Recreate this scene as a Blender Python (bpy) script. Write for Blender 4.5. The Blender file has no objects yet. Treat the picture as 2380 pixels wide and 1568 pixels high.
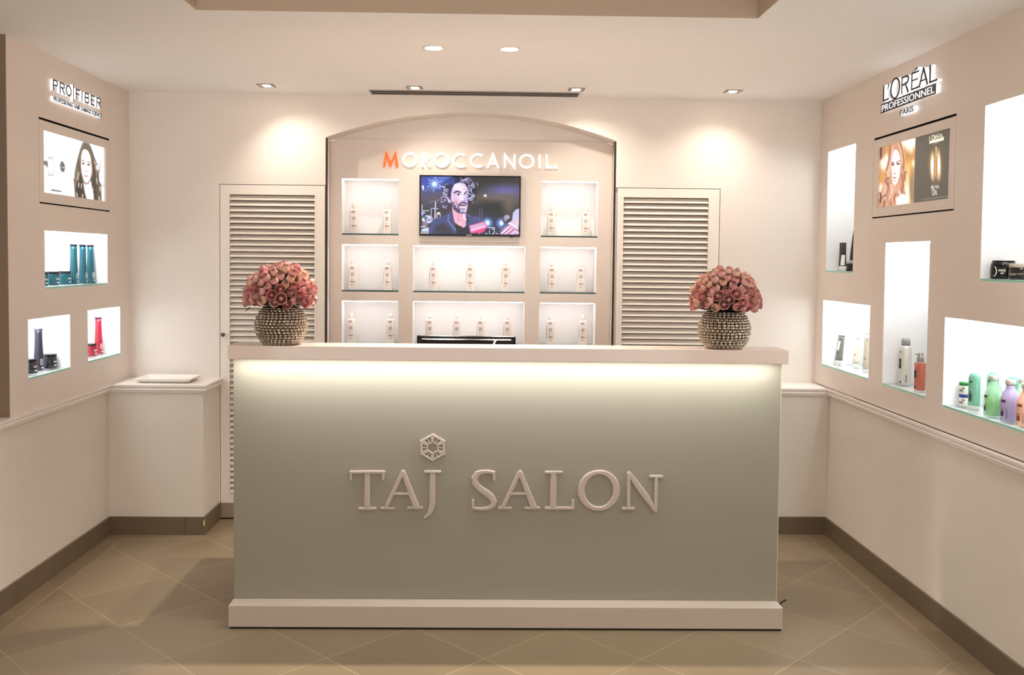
import bpy, bmesh, math, random
import numpy as np
from mathutils import Vector, Matrix
pi = math.pi
scene = bpy.context.scene
col = scene.collection

# ------------------------------------------------------------------ camera, world, exposure, lamps
FPX = 2180.0                       # focal length in pixels of the 2380 x 1568 frame
YAW, PITCH, ROLL = 0.0164, 0.0424, 0.0107
fwd = Vector((math.sin(YAW) * math.cos(PITCH), math.cos(YAW) * math.cos(PITCH), -math.sin(PITCH)))
rgt = Vector((math.cos(YAW), -math.sin(YAW), 0))
upv = rgt.cross(fwd)
rr = rgt * math.cos(ROLL) + upv * math.sin(ROLL)
uu = upv * math.cos(ROLL) - rgt * math.sin(ROLL)
cd = bpy.data.cameras.new('camera')
cam = bpy.data.objects.new('camera', cd)
col.objects.link(cam)
cd.sensor_width = 36
cd.lens = 36 * FPX / 2380
cd.shift_x = (1190 - 1166.2) / 2380
cd.shift_y = (692.5 - 784) / 2380
cd.clip_start = 0.05
M4 = Matrix((rr, uu, -fwd)).transposed().to_4x4()
M4.translation = Vector((0.008, -5.566, 1.573))
cam.matrix_world = M4
scene.camera = cam

wd = bpy.data.worlds.new('world')
scene.world = wd
wd.use_nodes = True
# added fill light through the open front: no lobby built, brighter below than above
wn_ = wd.node_tree.nodes
w_tc = wn_.new('ShaderNodeTexCoord'); w_sp = wn_.new('ShaderNodeSeparateXYZ'); w_mr = wn_.new('ShaderNodeMapRange')
w_mr.inputs[1].default_value = -0.25; w_mr.inputs[2].default_value = 0.25
w_mr.inputs[3].default_value = 1.35; w_mr.inputs[4].default_value = 0.50
wd.node_tree.links.new(w_tc.outputs['Generated'], w_sp.inputs[0])
wd.node_tree.links.new(w_sp.outputs[2], w_mr.inputs[0])
wd.node_tree.links.new(w_mr.outputs[0], wn_['Background'].inputs[1])
wn_['Background'].inputs[0].default_value = (1.0, 0.975, 0.945, 1)
vs = scene.view_settings
vs.view_transform = 'Standard'
vs.look = 'None'
vs.exposure = 1.42
vs.gamma = 1.0
scene.cycles.use_denoising = True
scene.cycles.max_bounces = 8
scene.cycles.sample_clamp_indirect = 4.0

WARM = (1.0, 0.905, 0.79)
W_WASH = 8.5        # four square wall washers
W_ROUND = 68       # two round downlights over the counter
W_FRONT = 11       # added unseen downlights, front half of the room
E_NICHE = 10.5     # side wall niche strips
E_CAB = 4.3        # display unit strips
E_DESK = 25.0      # strip under the countertop


def spot(name, loc, target, watts, deg, blend=0.6, color=WARM, radius=0.03, parent=None):
    l = bpy.data.lights.new(name, 'SPOT')
    l.energy = watts; l.spot_size = math.radians(deg); l.spot_blend = blend
    l.color = color; l.shadow_soft_size = radius
    o = bpy.data.objects.new(name, l)
    col.objects.link(o)
    o.location = loc
    o.rotation_euler = (Vector(target) - Vector(loc)).to_track_quat('-Z', 'Y').to_euler()
    if parent:
        o.parent = parent
        o.location = Vector(loc) - parent.location
    return o


# ------------------------------------------------------------------ helpers
def s2l(c):
    c = c / 255.0
    return c / 12.92 if c <= 0.04045 else ((c + 0.055) / 1.055) ** 2.4


def rgb(r, g, b):
    return (s2l(r), s2l(g), s2l(b), 1.0)


def mat(name, c, rough=0.5, metal=0.0, spec=0.5, emit=0.0, ecol=None, trans=0.0, alpha=1.0, coat=0.0,
        var=0.0, vscale=6.0, bump=0.0, bscale=300.0, ior=1.45, sss=0.0):
    m = bpy.data.materials.new(name)
    m.use_nodes = True
    nt = m.node_tree
    b = nt.nodes['Principled BSDF']
    base = rgb(*c)
    b.inputs['Base Color'].default_value = base
    b.inputs['Roughness'].default_value = rough
    b.inputs['Metallic'].default_value = metal
    b.inputs['Specular IOR Level'].default_value = spec
    b.inputs['IOR'].default_value = ior
    b.inputs['Transmission Weight'].default_value = trans
    b.inputs['Alpha'].default_value = alpha
    b.inputs['Coat Weight'].default_value = coat
    b.inputs['Coat Roughness'].default_value = 0.08
    if sss:
        b.inputs['Subsurface Weight'].default_value = sss
        b.inputs['Subsurface Radius'].default_value = (0.01, 0.005, 0.004)
    if emit:
        b.inputs['Emission Color'].default_value = rgb(*(ecol or c))
        b.inputs['Emission Strength'].default_value = emit
    tc = None
    if var or bump:
        tc = nt.nodes.new('ShaderNodeNewGeometry')
    if var:
        n = nt.nodes.new('ShaderNodeTexNoise')
        n.inputs['Scale'].default_value = vscale
        n.inputs['Detail'].default_value = 4
        nt.links.new(tc.outputs['Position'], n.inputs['Vector'])
        mx = nt.nodes.new('ShaderNodeMix')
        mx.data_type = 'RGBA'
        mx.inputs[6].default_value = tuple(max(0, v * (1 - var)) for v in base[:3]) + (1,)
        mx.inputs[7].default_value = tuple(min(1, v * (1 + var)) for v in base[:3]) + (1,)
        nt.links.new(n.outputs['Fac'], mx.inputs[0])
        nt.links.new(mx.outputs[2], b.inputs['Base Color'])
    if bump:
        n2 = nt.nodes.new('ShaderNodeTexNoise')
        n2.inputs['Scale'].default_value = bscale
        n2.inputs['Detail'].default_value = 2
        nt.links.new(tc.outputs['Position'], n2.inputs['Vector'])
        bp = nt.nodes.new('ShaderNodeBump')
        bp.inputs['Strength'].default_value = bump
        bp.inputs['Distance'].default_value = 0.002
        nt.links.new(n2.outputs['Fac'], bp.inputs['Height'])
        nt.links.new(bp.outputs['Normal'], b.inputs['Normal'])
    return m


class MB:
    """Collects geometry; build() links it as one mesh object."""

    def __init__(s):
        s.v = []; s.f = []; s.m = []; s.sm = []

    def add(s, verts, faces, mi=0, smooth=False):
        o = len(s.v)
        s.v.extend(tuple(p) for p in verts)
        for f in faces:
            s.f.append(tuple(i + o for i in f)); s.m.append(mi); s.sm.append(smooth)
        return s

    def box(s, x0, x1, y0, y1, z0, z1, mi=0):
        v = [(x, y, z) for z in (z0, z1) for y in (y0, y1) for x in (x0, x1)]
        f = [(0, 2, 3, 1), (4, 5, 7, 6), (0, 1, 5, 4), (2, 6, 7, 3), (0, 4, 6, 2), (1, 3, 7, 5)]
        return s.add(v, f, mi)

    def prism(s, pts, fn, h0, h1, mi=0):
        """closed 2D outline pts, fn(x, y, h) -> 3D"""
        n = len(pts)
        v = [fn(x, y, h0) for x, y in pts] + [fn(x, y, h1) for x, y in pts]
        f = [tuple(range(n, 2 * n)), tuple(reversed(range(n)))]
        f += [(i, (i + 1) % n, n + (i + 1) % n, n + i) for i in range(n)]
        return s.add(v, f, mi)

    def loft(s, secs, n=32, p=2.0, mi=0, smooth=True, cap0=True, cap1=True):
        """secs: (z, rx, ry) or (z, rx, ry, cx, cy); p = superellipse power"""
        v = []; f = []
        for sc in secs:
            z, rx, ry = sc[:3]
            cx, cy = sc[3:5] if len(sc) > 3 else (0, 0)
            for k in range(n):
                a = 2 * pi * k / n
                c, d = math.cos(a), math.sin(a)
                v.append((cx + rx * math.copysign(abs(c) ** (2 / p), c), cy + ry * math.copysign(abs(d) ** (2 / p), d), z))
        for i in range(len(secs) - 1):
            for k in range(n):
                f.append((i * n + k, i * n + (k + 1) % n, (i + 1) * n + (k + 1) % n, (i + 1) * n + k))
        s.add(v, f, mi, smooth)
        o = len(s.v) - len(v)
        if cap0:
            s.f.append(tuple(o + k for k in reversed(range(n)))); s.m.append(mi); s.sm.append(False)
        if cap1:
            q = (len(secs) - 1) * n + o
            s.f.append(tuple(q + k for k in range(n))); s.m.append(mi); s.sm.append(False)
        return s

    def tube(s, pts, r, n=8, mi=0):
        pts = [Vector(p) for p in pts]
        v = []; f = []
        for i, p in enumerate(pts):
            t = (pts[min(i + 1, len(pts) - 1)] - pts[max(i - 1, 0)]).normalized()
            a = t.cross(Vector((0.3, 0.2, 1))).normalized(); b = t.cross(a)
            for k in range(n):
                w = 2 * pi * k / n
                v.append(p + (a * math.cos(w) + b * math.sin(w)) * r)
        for i in range(len(pts) - 1):
            for k in range(n):
                f.append((i * n + k, i * n + (k + 1) % n, (i + 1) * n + (k + 1) % n, (i + 1) * n + k))
        f.append(tuple(reversed(range(n)))); f.append(tuple((len(pts) - 1) * n + k for k in range(n)))
        return s.add(v, f, mi, True)

    def stroke(s, pts, fn, h, h0=0.0, closed=False, cap='flat', prof=None, mi=0):
        """a pen stroke: pts (x, y, width); fn(x, y, height) -> 3D point"""
        P = [Vector((p[0], p[1])) for p in pts]
        W = [p[2] for p in pts]
        prof = prof or [(-1, 0), (-1, 1), (1, 1), (1, 0)]
        n = len(P)
        rows = []
        for i in range(n):
            if closed:
                d0 = (P[i] - P[i - 1]).normalized(); d1 = (P[(i + 1) % n] - P[i]).normalized()
            else:
                d0 = (P[i] - P[i - 1]).normalized() if i else (P[1] - P[0]).normalized()
                d1 = (P[i + 1] - P[i]).normalized() if i < n - 1 else d0
            t = (d0 + d1)
            t = t.normalized() if t.length > 1e-6 else d0
            nn = Vector((-t.y, t.x))
            k = 1.0 / max(0.35, nn.dot(Vector((-d0.y, d0.x))))
            rows.append((P[i], nn * k * W[i] / 2, 1.0))
        if cap == 'round' and not closed:
            pre = []; post = []
            for a in (75, 50, 25):
                sa, ca = math.sin(math.radians(a)), math.cos(math.radians(a))
                t = (P[0] - P[1]).normalized(); pre.append((P[0] + t * (W[0] / 2 * sa), rows[0][1] * ca, 0.7 + 0.3 * ca))
                t = (P[-1] - P[-2]).normalized(); post.append((P[-1] + t * (W[-1] / 2 * sa), rows[-1][1] * ca, 0.7 + 0.3 * ca))
            rows = pre + rows + post[::-1]
        m = len(prof)
        v = []
        for c, nn, hs in rows:
            for a, b in prof:
                q = c + nn * a
                v.append(fn(q.x, q.y, h0 + (h - h0) * b * hs))
        f = []
        R = len(rows)
        for i in range(R if closed else R - 1):
            j = (i + 1) % R
            for k in range(m - 1):
                f.append((i * m + k, i * m + k + 1, j * m + k + 1, j * m + k))
        if not closed:
            f.append(tuple(range(m)) if True else ()); f.append(tuple(reversed(range((R - 1) * m, R * m))))
        return s.add(v, f, mi, False)

    def build(s, name, mats, parent=None, bevel=0.0, weld=False, seg=2, recalc=True):
        me = bpy.data.meshes.new(name)
        off = Vector((0, 0, 0))
        if parent is not None:
            off = WORLD.get(parent.name, Vector((0, 0, 0)))
        me.from_pydata([tuple(Vector(p) - off) for p in s.v], [], s.f)
        mats = mats if isinstance(mats, (list, tuple)) else [mats]
        for m in mats:
            me.materials.append(m)
        me.polygons.foreach_set('material_index', s.m)
        me.polygons.foreach_set('use_smooth', s.sm)
        if weld or recalc:
            bm = bmesh.new(); bm.from_mesh(me)
            if weld:
                bmesh.ops.remove_doubles(bm, verts=bm.verts, dist=1e-5)
            if recalc:
                bmesh.ops.recalc_face_normals(bm, faces=bm.faces)
            bm.to_mesh(me); bm.free()
        me.update()
        o = bpy.data.objects.new(name, me)
        col.objects.link(o)
        if parent is not None:
            o.parent = parent
            WORLD[o.name] = off
        if bevel:
            md = o.modifiers.new('bevel', 'BEVEL')
            md.width = bevel; md.segments = seg; md.limit_method = 'ANGLE'; md.angle_limit = 0.7
        return o


WORLD = {}     # world position of each thing's origin


def thing(name, label, cat, loc=(0, 0, 0), rz=0.0, group=None):
    o = bpy.data.objects.new(name, None)
    o.empty_display_size = 0.05
    col.objects.link(o)
    o.location = loc; o.rotation_euler = (0, 0, rz)
    WORLD[o.name] = Vector(loc)
    o['label'] = label; o['category'] = cat
    if group: o['group'] = group
    return o


def tag(o, label, cat, group=None):
    o['label'] = label; o['category'] = cat
    if group: o['group'] = group
    return o


def structure(o):
    o['kind'] = 'structure'
    return o


def dup(root, loc, rz, label, group=None):
    r = root.copy(); col.objects.link(r)
    r.location = loc; r.rotation_euler = (0, 0, rz); r['label'] = label
    if group: r['group'] = group
    kids = [c for c in ALL_CHILDREN(root)]
    for c in kids:
        d = c.copy(); col.objects.link(d); d.parent = r
        for g in ALL_CHILDREN(c):
            e = g.copy(); col.objects.link(e); e.parent = d
    return r


def ALL_CHILDREN(o):
    return [c for c in col.objects if c.parent == o]


def place(o, loc, rz):
    o.location = loc; o.rotation_euler = (0, 0, rz)


def arc(cx, cy, rx, ry, a0, a1, n, w):
    """angles in degrees, counter-clockwise; w number or f(t)"""
    out = []
    for i in range(n + 1):
        a = math.radians(a0 + (a1 - a0) * i / n)
        ww = w(i / n) if callable(w) else w
        out.append((cx + rx * math.cos(a), cy + ry * math.sin(a), ww))
    return out


def slab(mb, U, V, holes, fn, d, mi=0, hole_d=None):
    """Rectangular slab U=(u0,u1) V=(v0,v1) with rectangular holes; fn(u,v,depth)->3D, front at depth 0, back at d."""
    us = sorted({U[0], U[1], *[h[0] for h in holes], *[h[1] for h in holes]})
    vv = sorted({V[0], V[1], *[h[2] for h in holes], *[h[3] for h in holes]})
    hd = d if hole_d is None else hole_d
    for i in range(len(us) - 1):
        for j in range(len(vv) - 1):
            cu, cv = (us[i] + us[i + 1]) / 2, (vv[j] + vv[j + 1]) / 2
            inh = any(h[0] < cu < h[1] and h[2] < cv < h[3] for h in holes)
            q = [(us[i], vv[j]), (us[i + 1], vv[j]), (us[i + 1], vv[j + 1]), (us[i], vv[j + 1])]
            if not inh:
                mb.add([fn(a, b, 0) for a, b in q], [(0, 1, 2, 3)], mi)
            if not inh or hole_d is not None:
                mb.add([fn(a, b, d) for a, b in q], [(3, 2, 1, 0)], mi)
    for u0, u1, v0, v1 in holes:
        q = [(u0, v0), (u1, v0), (u1, v1), (u0, v1)]
        for k in range(4):
            a, b = q[k], q[(k + 1) % 4]
            mb.add([fn(*a, 0), fn(*b, 0), fn(*b, hd), fn(*a, hd)], [(3, 2, 1, 0)], mi)
    q = [(U[0], V[0]), (U[1], V[0]), (U[1], V[1]), (U[0], V[1])]
    for k in range(4):
        a, b = q[k], q[(k + 1) % 4]
        mb.add([fn(*a, 0), fn(*b, 0), fn(*b, d), fn(*a, d)], [(0, 1, 2, 3)], mi)
    return mb


def niche_box(mb, u0, u1, v0, v1, fn, d0, d1, t=0.006):
    """five-sided white lining of a niche, with thickness t"""
    def cell(a0, a1, b0, b1, c0, c1):
        v = [fn(a, b, c) for c in (c0, c1) for b in (b0, b1) for a in (a0, a1)]
        mb.add(v, [(0, 2, 3, 1), (4, 5, 7, 6), (0, 1, 5, 4), (2, 6, 7, 3), (0, 4, 6, 2), (1, 3, 7, 5)])
    cell(u0 - t, u1 + t, v0 - t, v1 + t, d1, d1 + t)
    cell(u0 - t, u0, v0 - t, v1 + t, d0, d1)
    cell(u1, u1 + t, v0 - t, v1 + t, d0, d1)
    cell(u0, u1, v0 - t, v0, d0, d1)
    cell(u0, u1, v1, v1 + t, d0, d1)


def fbox(mb, fn, u0, u1, v0, v1, d0, d1, mi=0):
    v = [fn(a, b, c) for c in (d0, d1) for b in (v0, v1) for a in (u0, u1)]
    mb.add(v, [(0, 2, 3, 1), (4, 5, 7, 6), (0, 1, 5, 4), (2, 6, 7, 3), (0, 4, 6, 2), (1, 3, 7, 5)], mi)
    return mb


def text_mesh(mb, body, fn, x0, x1, y0, y1, h0, h1, mi=0, bold=0.0):
    """built-in font lettering fitted into the rectangle x0..x1, y0..y1 of fn's plane"""
    cu = bpy.data.curves.new('lettering', 'FONT')
    cu.body = body; cu.size = 1.0; cu.extrude = 0.5; cu.resolution_u = 3; cu.offset = bold
    o = bpy.data.objects.new('lettering', cu)
    col.objects.link(o)
    dg = bpy.context.evaluated_depsgraph_get()
    me = bpy.data.meshes.new_from_object(o.evaluated_get(dg))
    vs_ = [v.co.copy() for v in me.vertices]
    fs = [tuple(p.vertices) for p in me.polygons]
    bpy.data.objects.remove(o); bpy.data.curves.remove(cu); bpy.data.meshes.remove(me)
    ax, bx = min(v.x for v in vs_), max(v.x for v in vs_)
    ay, by = min(v.y for v in vs_), max(v.y for v in vs_)
    mb.add([fn(x0 + (v.x - ax) / (bx - ax) * (x1 - x0), y0 + (v.y - ay) / (by - ay) * (y1 - y0), h0 if v.z < 0 else h1) for v in vs_], fs, mi)


# planes: u to the viewer's right, v up, d into the wall (negative d towards the room)
XL, XR = -2.095, 1.980
def f_left(u, v, d): return (XL - d, u, v)
def f_right(u, v, d): return (XR + d, -u, v)          # u = -Y, so it grows to the right
def f_cab(u, v, d): return (u, 0.15 + d, v)
def f_back(u, v, d): return (u, d, v)

# ------------------------------------------------------------------ materials
PAINT = mat('warm white wall paint', (230, 221, 212), rough=0.55, var=0.02, bump=0.06, bscale=180)
LACQ = mat('satin lacquered panel', (224, 212, 202), rough=0.28, var=0.015, spec=0.45)
CEIL = mat('ceiling paint', (246, 245, 243), rough=0.7, var=0.012)
DADO = mat('textured dado paint', (218, 209, 196), rough=0.6, var=0.03, vscale=9, bump=0.25, bscale=120)
TRIMW = mat('white moulding paint', (236, 227, 219), rough=0.35)
BROWN = mat('brown stone skirting', (106, 90, 72), rough=0.4, var=0.10, vscale=5)
GREYSK = mat('grey door skirting', (150, 133, 115), rough=0.45, var=0.05)
GAP = mat('dark shadow gap', (18, 14, 12), rough=0.8)
WOODD = mat('dark wood edge', (38, 24, 17), rough=0.5, var=0.35, vscale=14)
BRPAN = mat('brown end panel', (134, 114, 96), rough=0.5, var=0.05)  # panel brown, browned further in colour to make up its shade
NICHE = mat('white niche lining', (246, 246, 246), rough=0.45)
NICHEW = mat('white cabinet lining', (247, 243, 240), rough=0.45)
LEDC = mat('cool led diffuser', (255, 255, 255), emit=E_NICHE, ecol=(242, 250, 255))
LEDW = mat('neutral led diffuser', (255, 255, 255), emit=E_CAB, ecol=(250, 249, 252))
LEDG = mat('desk led strip', (255, 255, 255), emit=E_DESK, ecol=(252, 252, 248))
LAMP = mat('lamp glow', (255, 255, 255), emit=28, ecol=(255, 236, 214))
CHROME = mat('brushed steel', (150, 140, 128), rough=0.35, metal=0.9)
STEELD = mat('dark lamp housing', (70, 60, 50), rough=0.4, metal=0.6)
BRASS = mat('aged brass knob', (92, 80, 60), rough=0.35, metal=0.9)
BACKB = mat('shade board behind the louvres', (138, 118, 101), rough=0.7)
LOUV = mat('louvre door paint', (236, 227, 217), rough=0.4)
SLABM = mat('polished pinkish stone', (221, 203, 192), rough=0.07, var=0.02, vscale=3, spec=0.6)
PLINM = mat('matt pinkish laminate', (192, 178, 164), rough=0.4, var=0.02)
GLASSP = mat('frosted back-painted glass', (146, 140, 126), rough=0.22, spec=0.5, var=0.015, vscale=2)
GEDGE = mat('glass edge', (205, 200, 175), rough=0.2)
LETM = mat('moulded letter', (180, 165, 155), rough=0.5)
BLACKG = mat('black gloss plastic', (10, 9, 10), rough=0.16, spec=0.3)
BLACKM = mat('black matt plastic', (20, 18, 18), rough=0.45)
WHITEL = mat('lit white acrylic letter', (255, 255, 255), emit=0.20, ecol=(255, 250, 244))
ORANGEL = mat('lit orange acrylic letter', (236, 104, 30), emit=0.22, ecol=(240, 96, 24))
HALO = mat('lit white letter return', (255, 255, 255), emit=0.38, ecol=(244, 246, 255))
BLACKL = mat('black letter face', (24, 22, 26), rough=0.3)
CERAM = mat('white ceramic', (240, 232, 222), rough=0.12)
SHELFG = mat('clear shelf glass', (236, 248, 244), rough=0.05, alpha=0.22, spec=0.35)
EDGED = mat('dark green glass edge', (34, 66, 56), rough=0.15)
EDGEL = mat('pale green glass edge', (150, 208, 190), rough=0.15)  # same shelf glass as the dark edge, its lit look in the colour
CORDW = mat('white cable', (236, 232, 228), rough=0.4)
CHIP = mat('bare plaster chip', (206, 186, 142), rough=0.8)


def floor_material():
    m = bpy.data.materials.new('diagonal beige floor tile')
    m.use_nodes = True
    nt = m.node_tree; N = nt.nodes; L = nt.links
    b = N['Principled BSDF']
    geo = N.new('ShaderNodeNewGeometry')
    sep = N.new('ShaderNodeSeparateXYZ')
    L.new(geo.outputs['Position'], sep.inputs[0])

    def op(kind, a, c=None, e=None):
        n = N.new('ShaderNodeMath'); n.operation = kind
        for i, q in enumerate((a, c, e)):
            if q is None: continue
            if isinstance(q, (int, float)): n.inputs[i].default_value = q
            else: L.new(q, n.inputs[i])
        return n.outputs[0]
    x, y = sep.outputs[0], sep.outputs[1]
    u = op('DIVIDE', op('ADD', op('ADD', x, y), 1.925), 0.62)
    v = op('DIVIDE', op('SUBTRACT', op('SUBTRACT', x, y), 1.955), 0.62)
    fu = op('ABSOLUTE', op('SUBTRACT', op('FRACT', op('ADD', u, 0.5)), 0.5))
    fv = op('ABSOLUTE', op('SUBTRACT', op('FRACT', op('ADD', v, 0.5)), 0.5))
    g_in = op('LESS_THAN', op('MINIMUM', fu, fv), 0.0065)
    # border strip beside the walls
    bx = op('MAXIMUM', op('LESS_THAN', x, -1.993), op('GREATER_THAN', x, 1.862))
    by = op('GREATER_THAN', y, -0.40)
    border = op('MAXIMUM', bx, by)
    dl = op('ABSOLUTE', op('ADD', x, 1.993)); dr = op('ABSOLUTE', op('SUBTRACT', x, 1.862)); db = op('ABSOLUTE', op('ADD', y, 0.40))
    inx = op('MULTIPLY', op('GREATER_THAN', x, -1.997), op('LESS_THAN', x, 1.866))
    g_b = op('MAXIMUM', op('MAXIMUM', op('LESS_THAN', dl, 0.0028), op('LESS_THAN', dr, 0.0028)),
             op('MULTIPLY', op('LESS_THAN', db, 0.0028), inx))
    js = op('LESS_THAN', op('ABSOLUTE', op('SUBTRACT', op('FRACT', op('DIVIDE', y, 0.44)), 0.5)), 0.004)
    grout = op('MAXIMUM', g_b, op('ADD', op('MULTIPLY', g_in, op('SUBTRACT', 1.0, border)), op('MULTIPLY', js, bx)))
    comb = N.new('ShaderNodeCombineXYZ')
    L.new(op('FLOOR', u), comb.inputs[0]); L.new(op('FLOOR', v), comb.inputs[1]); L.new(op('MULTIPLY', border, 7.3), comb.inputs[2])
    wn = N.new('ShaderNodeTexWhiteNoise'); wn.noise_dimensions = '3D'
    L.new(comb.outputs[0], wn.inputs['Vector'])
    no = N.new('ShaderNodeTexNoise'); no.inputs['Scale'].default_value = 3.5; no.inputs['Detail'].default_value = 6
    L.new(geo.outputs['Position'], no.inputs['Vector'])
    fac = op('ADD', op('MULTIPLY', wn.outputs['Value'], 0.55), op('MULTIPLY', no.outputs['Fac'], 0.5))
    mx = N.new('ShaderNodeMix'); mx.data_type = 'RGBA'
    mx.inputs[6].default_value = rgb(112, 97, 76); mx.inputs[7].default_value = rgb(137, 120, 96)
    L.new(fac, mx.inputs[0])
    m2 = N.new('ShaderNodeMix'); m2.data_type = 'RGBA'
    m2.inputs[7].default_value = rgb(152, 136, 111)
    L.new(grout, m2.inputs[0]); L.new(mx.outputs[2], m2.inputs[6])
    L.new(m2.outputs[2], b.inputs['Base Color'])
    b.inputs['Roughness'].default_value = 0.30
    b.inputs['Specular IOR Level'].default_value = 0.4
    return m


FLOORM = floor_material()

# ------------------------------------------------------------------ room shell
Z_C = 2.522
Y_F = -7.0
structure(MB().box(-2.6, 2.5, Y_F - 0.1, 0.6, -0.12, 0.0).build('floor', FLOORM))

# ceiling with the dropped tray recess
cb = MB()
def f_ceil(u, v, d): return (u, v, Z_C + d)
slab(cb, (-2.6, 2.5), (Y_F - 0.1, 0.6), [(-1.131, 1.062, -4.6, -1.862)], f_ceil, 0.28)
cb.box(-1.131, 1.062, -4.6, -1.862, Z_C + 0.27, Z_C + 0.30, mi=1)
# tray recess lining, coloured taupe to stand in for its shade
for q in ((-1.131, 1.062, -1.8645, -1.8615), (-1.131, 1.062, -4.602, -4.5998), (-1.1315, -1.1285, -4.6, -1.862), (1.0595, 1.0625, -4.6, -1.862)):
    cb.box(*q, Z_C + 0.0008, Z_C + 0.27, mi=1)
structure(cb.build('ceiling', [CEIL, mat('shade-toned ceiling recess', (196, 176, 154), rough=0.7)], recalc=True))

# front wall left out so the added world fill light can enter

# back wall with the arched recess
AX0, AX1, AZ = -0.946, 0.767, 2.272        # springing of the arch
DLX0, DRX1 = -1.5685, 1.3905
DZL, DZR = 1.992, 1.999
wb = MB()
wb.box(XL - 0.3, DLX0, 0, 0.165, 0, Z_C)
wb.box(DRX1, XR + 0.3, 0, 0.165, 0, Z_C)
wb.box(DLX0, AX0, 0, 0.165, DZL, Z_C)
wb.box(AX1, DRX1, 0, 0.165, DZR, Z_C)
wb.box(DLX0, AX0, 0.05, 0.165, 0, DZL)
wb.box(AX1, DRX1, 0.05, 0.165, 0, DZR)
NA = 40
rise = 0.155
half = (AX1 - AX0) / 2
R_ARC = (half * half + rise * rise) / (2 * rise)
acx, acz = (AX0 + AX1) / 2, AZ + rise - R_ARC
apts = []
for i in range(NA + 1):
    x = AX0 + (AX1 - AX0) * i / NA
    apts.append((x, acz + math.sqrt(R_ARC ** 2 - (x - acx) ** 2)))
for i in range(NA):
    (xa, za), (xb, zb) = apts[i], apts[i + 1]
    wb.prism([(xa, za), (xb, zb), (xb, Z_C), (xa, Z_C)], f_back, 0.165, 0.0)
structure(wb.build('wall_back', PAINT, weld=True))
wb = MB()
wb.box(AX0 - 0.1, AX1 + 0.1, 0.166, 0.42, 2.2805, Z_C)
wb.box(AX0 - 0.1, AX1 + 0.1, 0.40, 0.42, 0, 2.2805)
structure(wb.build('wall_recess', PAINT))

# dark edge strips at both sides of the arch
structure(MB().box(AX0, AX0 + 0.0095, -0.001, 0.02, 0.0, AZ - 0.004).build('trim_1', WOODD))
structure(MB().box(AX1 - 0.010, AX1, -0.001, 0.02, 0.0, AZ - 0.004).build('trim_2', WOODD))


# louvred doors
def louvre_door(name, x0, x1, ztop, sx0, sx1, knob):
    root = bpy.data.objects.new(name, None); col.objects.link(root)
    root.location = ((x0 + x1) / 2, 0, 0); WORLD[root.name] = Vector(root.location)
    structure(root)
    fr = MB()
    zb, z1 = 0.098, ztop
    s0, s1 = 0.158, 1.932 if ztop < 1.995 else 1.942
    g = 0.0035
    slab(fr, (x0 + g, x1 - g), (zb, z1 - g), [(sx0 - 0.006, sx1 + 0.006, s0, s1)], f_back, 0.036)
    fr.build('door_frame', LOUV, root, bevel=0.0015)
    MB().box(sx0 - 0.02, sx1 + 0.02, 0.0405, 0.048, s0 - 0.02, s1 + 0.02).build('louvre_shade_board', BACKB, root)  # added board, coloured dark to deepen the shade between the slats
    st = MB()
    b = 0.010
    for (a, c, d, e) in ((sx0 - 0.006 - b, sx0 - 0.006, s0 - b, s1 + b), (sx1 + 0.006, sx1 + 0.006 + b, s0 - b, s1 + b)):
        st.box(a, c, -0.002, 0.004, d, e)
    st.box(sx0 - 0.006, sx1 + 0.006, -0.002, 0.004, s1, s1 + b)
    st.box(sx0 - 0.006, sx1 + 0.006, -0.002, 0.004, s0 - b, s0)
    st.build('bead_moulding', LOUV, root)
    sl = MB()
    z = s0
    pitch = (s1 - s0) / 53.0
    for k in range(53):
        z = s0 + k * pitch
        q = [(0.002, z + 0.001), (0.0095, z - 0.0005), (0.0345, z + 0.030), (0.027, z + 0.0325)]
        q = [(0.0010, z + 0.0030), (0.0040, z + 0.0002), (0.0310, z + 0.0243), (0.0295, z + 0.0283), (0.0270, z + 0.0286), (0.0014, z + 0.0062)]
        sl.prism(q, lambda a, c, h: (h, a, c), sx0 - 0.006, sx1 + 0.006)
    sl.build('louvre_slats', LOUV, root)
    if knob:
        k = MB()
        secs = [(0, 0.008, 0.008), (0.012, 0.006, 0.006), (0.016, 0.011, 0.011), (0.024, 0.0115, 0.0115), (0.029, 0.008, 0.008), (0.030, 0.002, 0.002)]
        tmp = MB().loft(secs, n=20)
        k.add([(knob[0] + p[0], -p[2], knob[1] + p[1]) for p in tmp.v], tmp.f, 0, True)
        k.build('door_knob', BRASS, root)
    return root


louvre_door('door_1', DLX0, AX0, DZL, -1.503, -1.016, (-1.545, 1.105))
louvre_door('door_2', AX1 + 0.010, DRX1, DZR, 0.8216, 1.3154, None)
structure(MB().box(DLX0, AX0, -0.001, 0.03, 0.010, 0.096).build('baseboard_doors', GREYSK))
structure(MB().box(AX1, DRX1, -0.001, 0.03, 0.010, 0.096).build('baseboard_doors', GREYSK))

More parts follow.
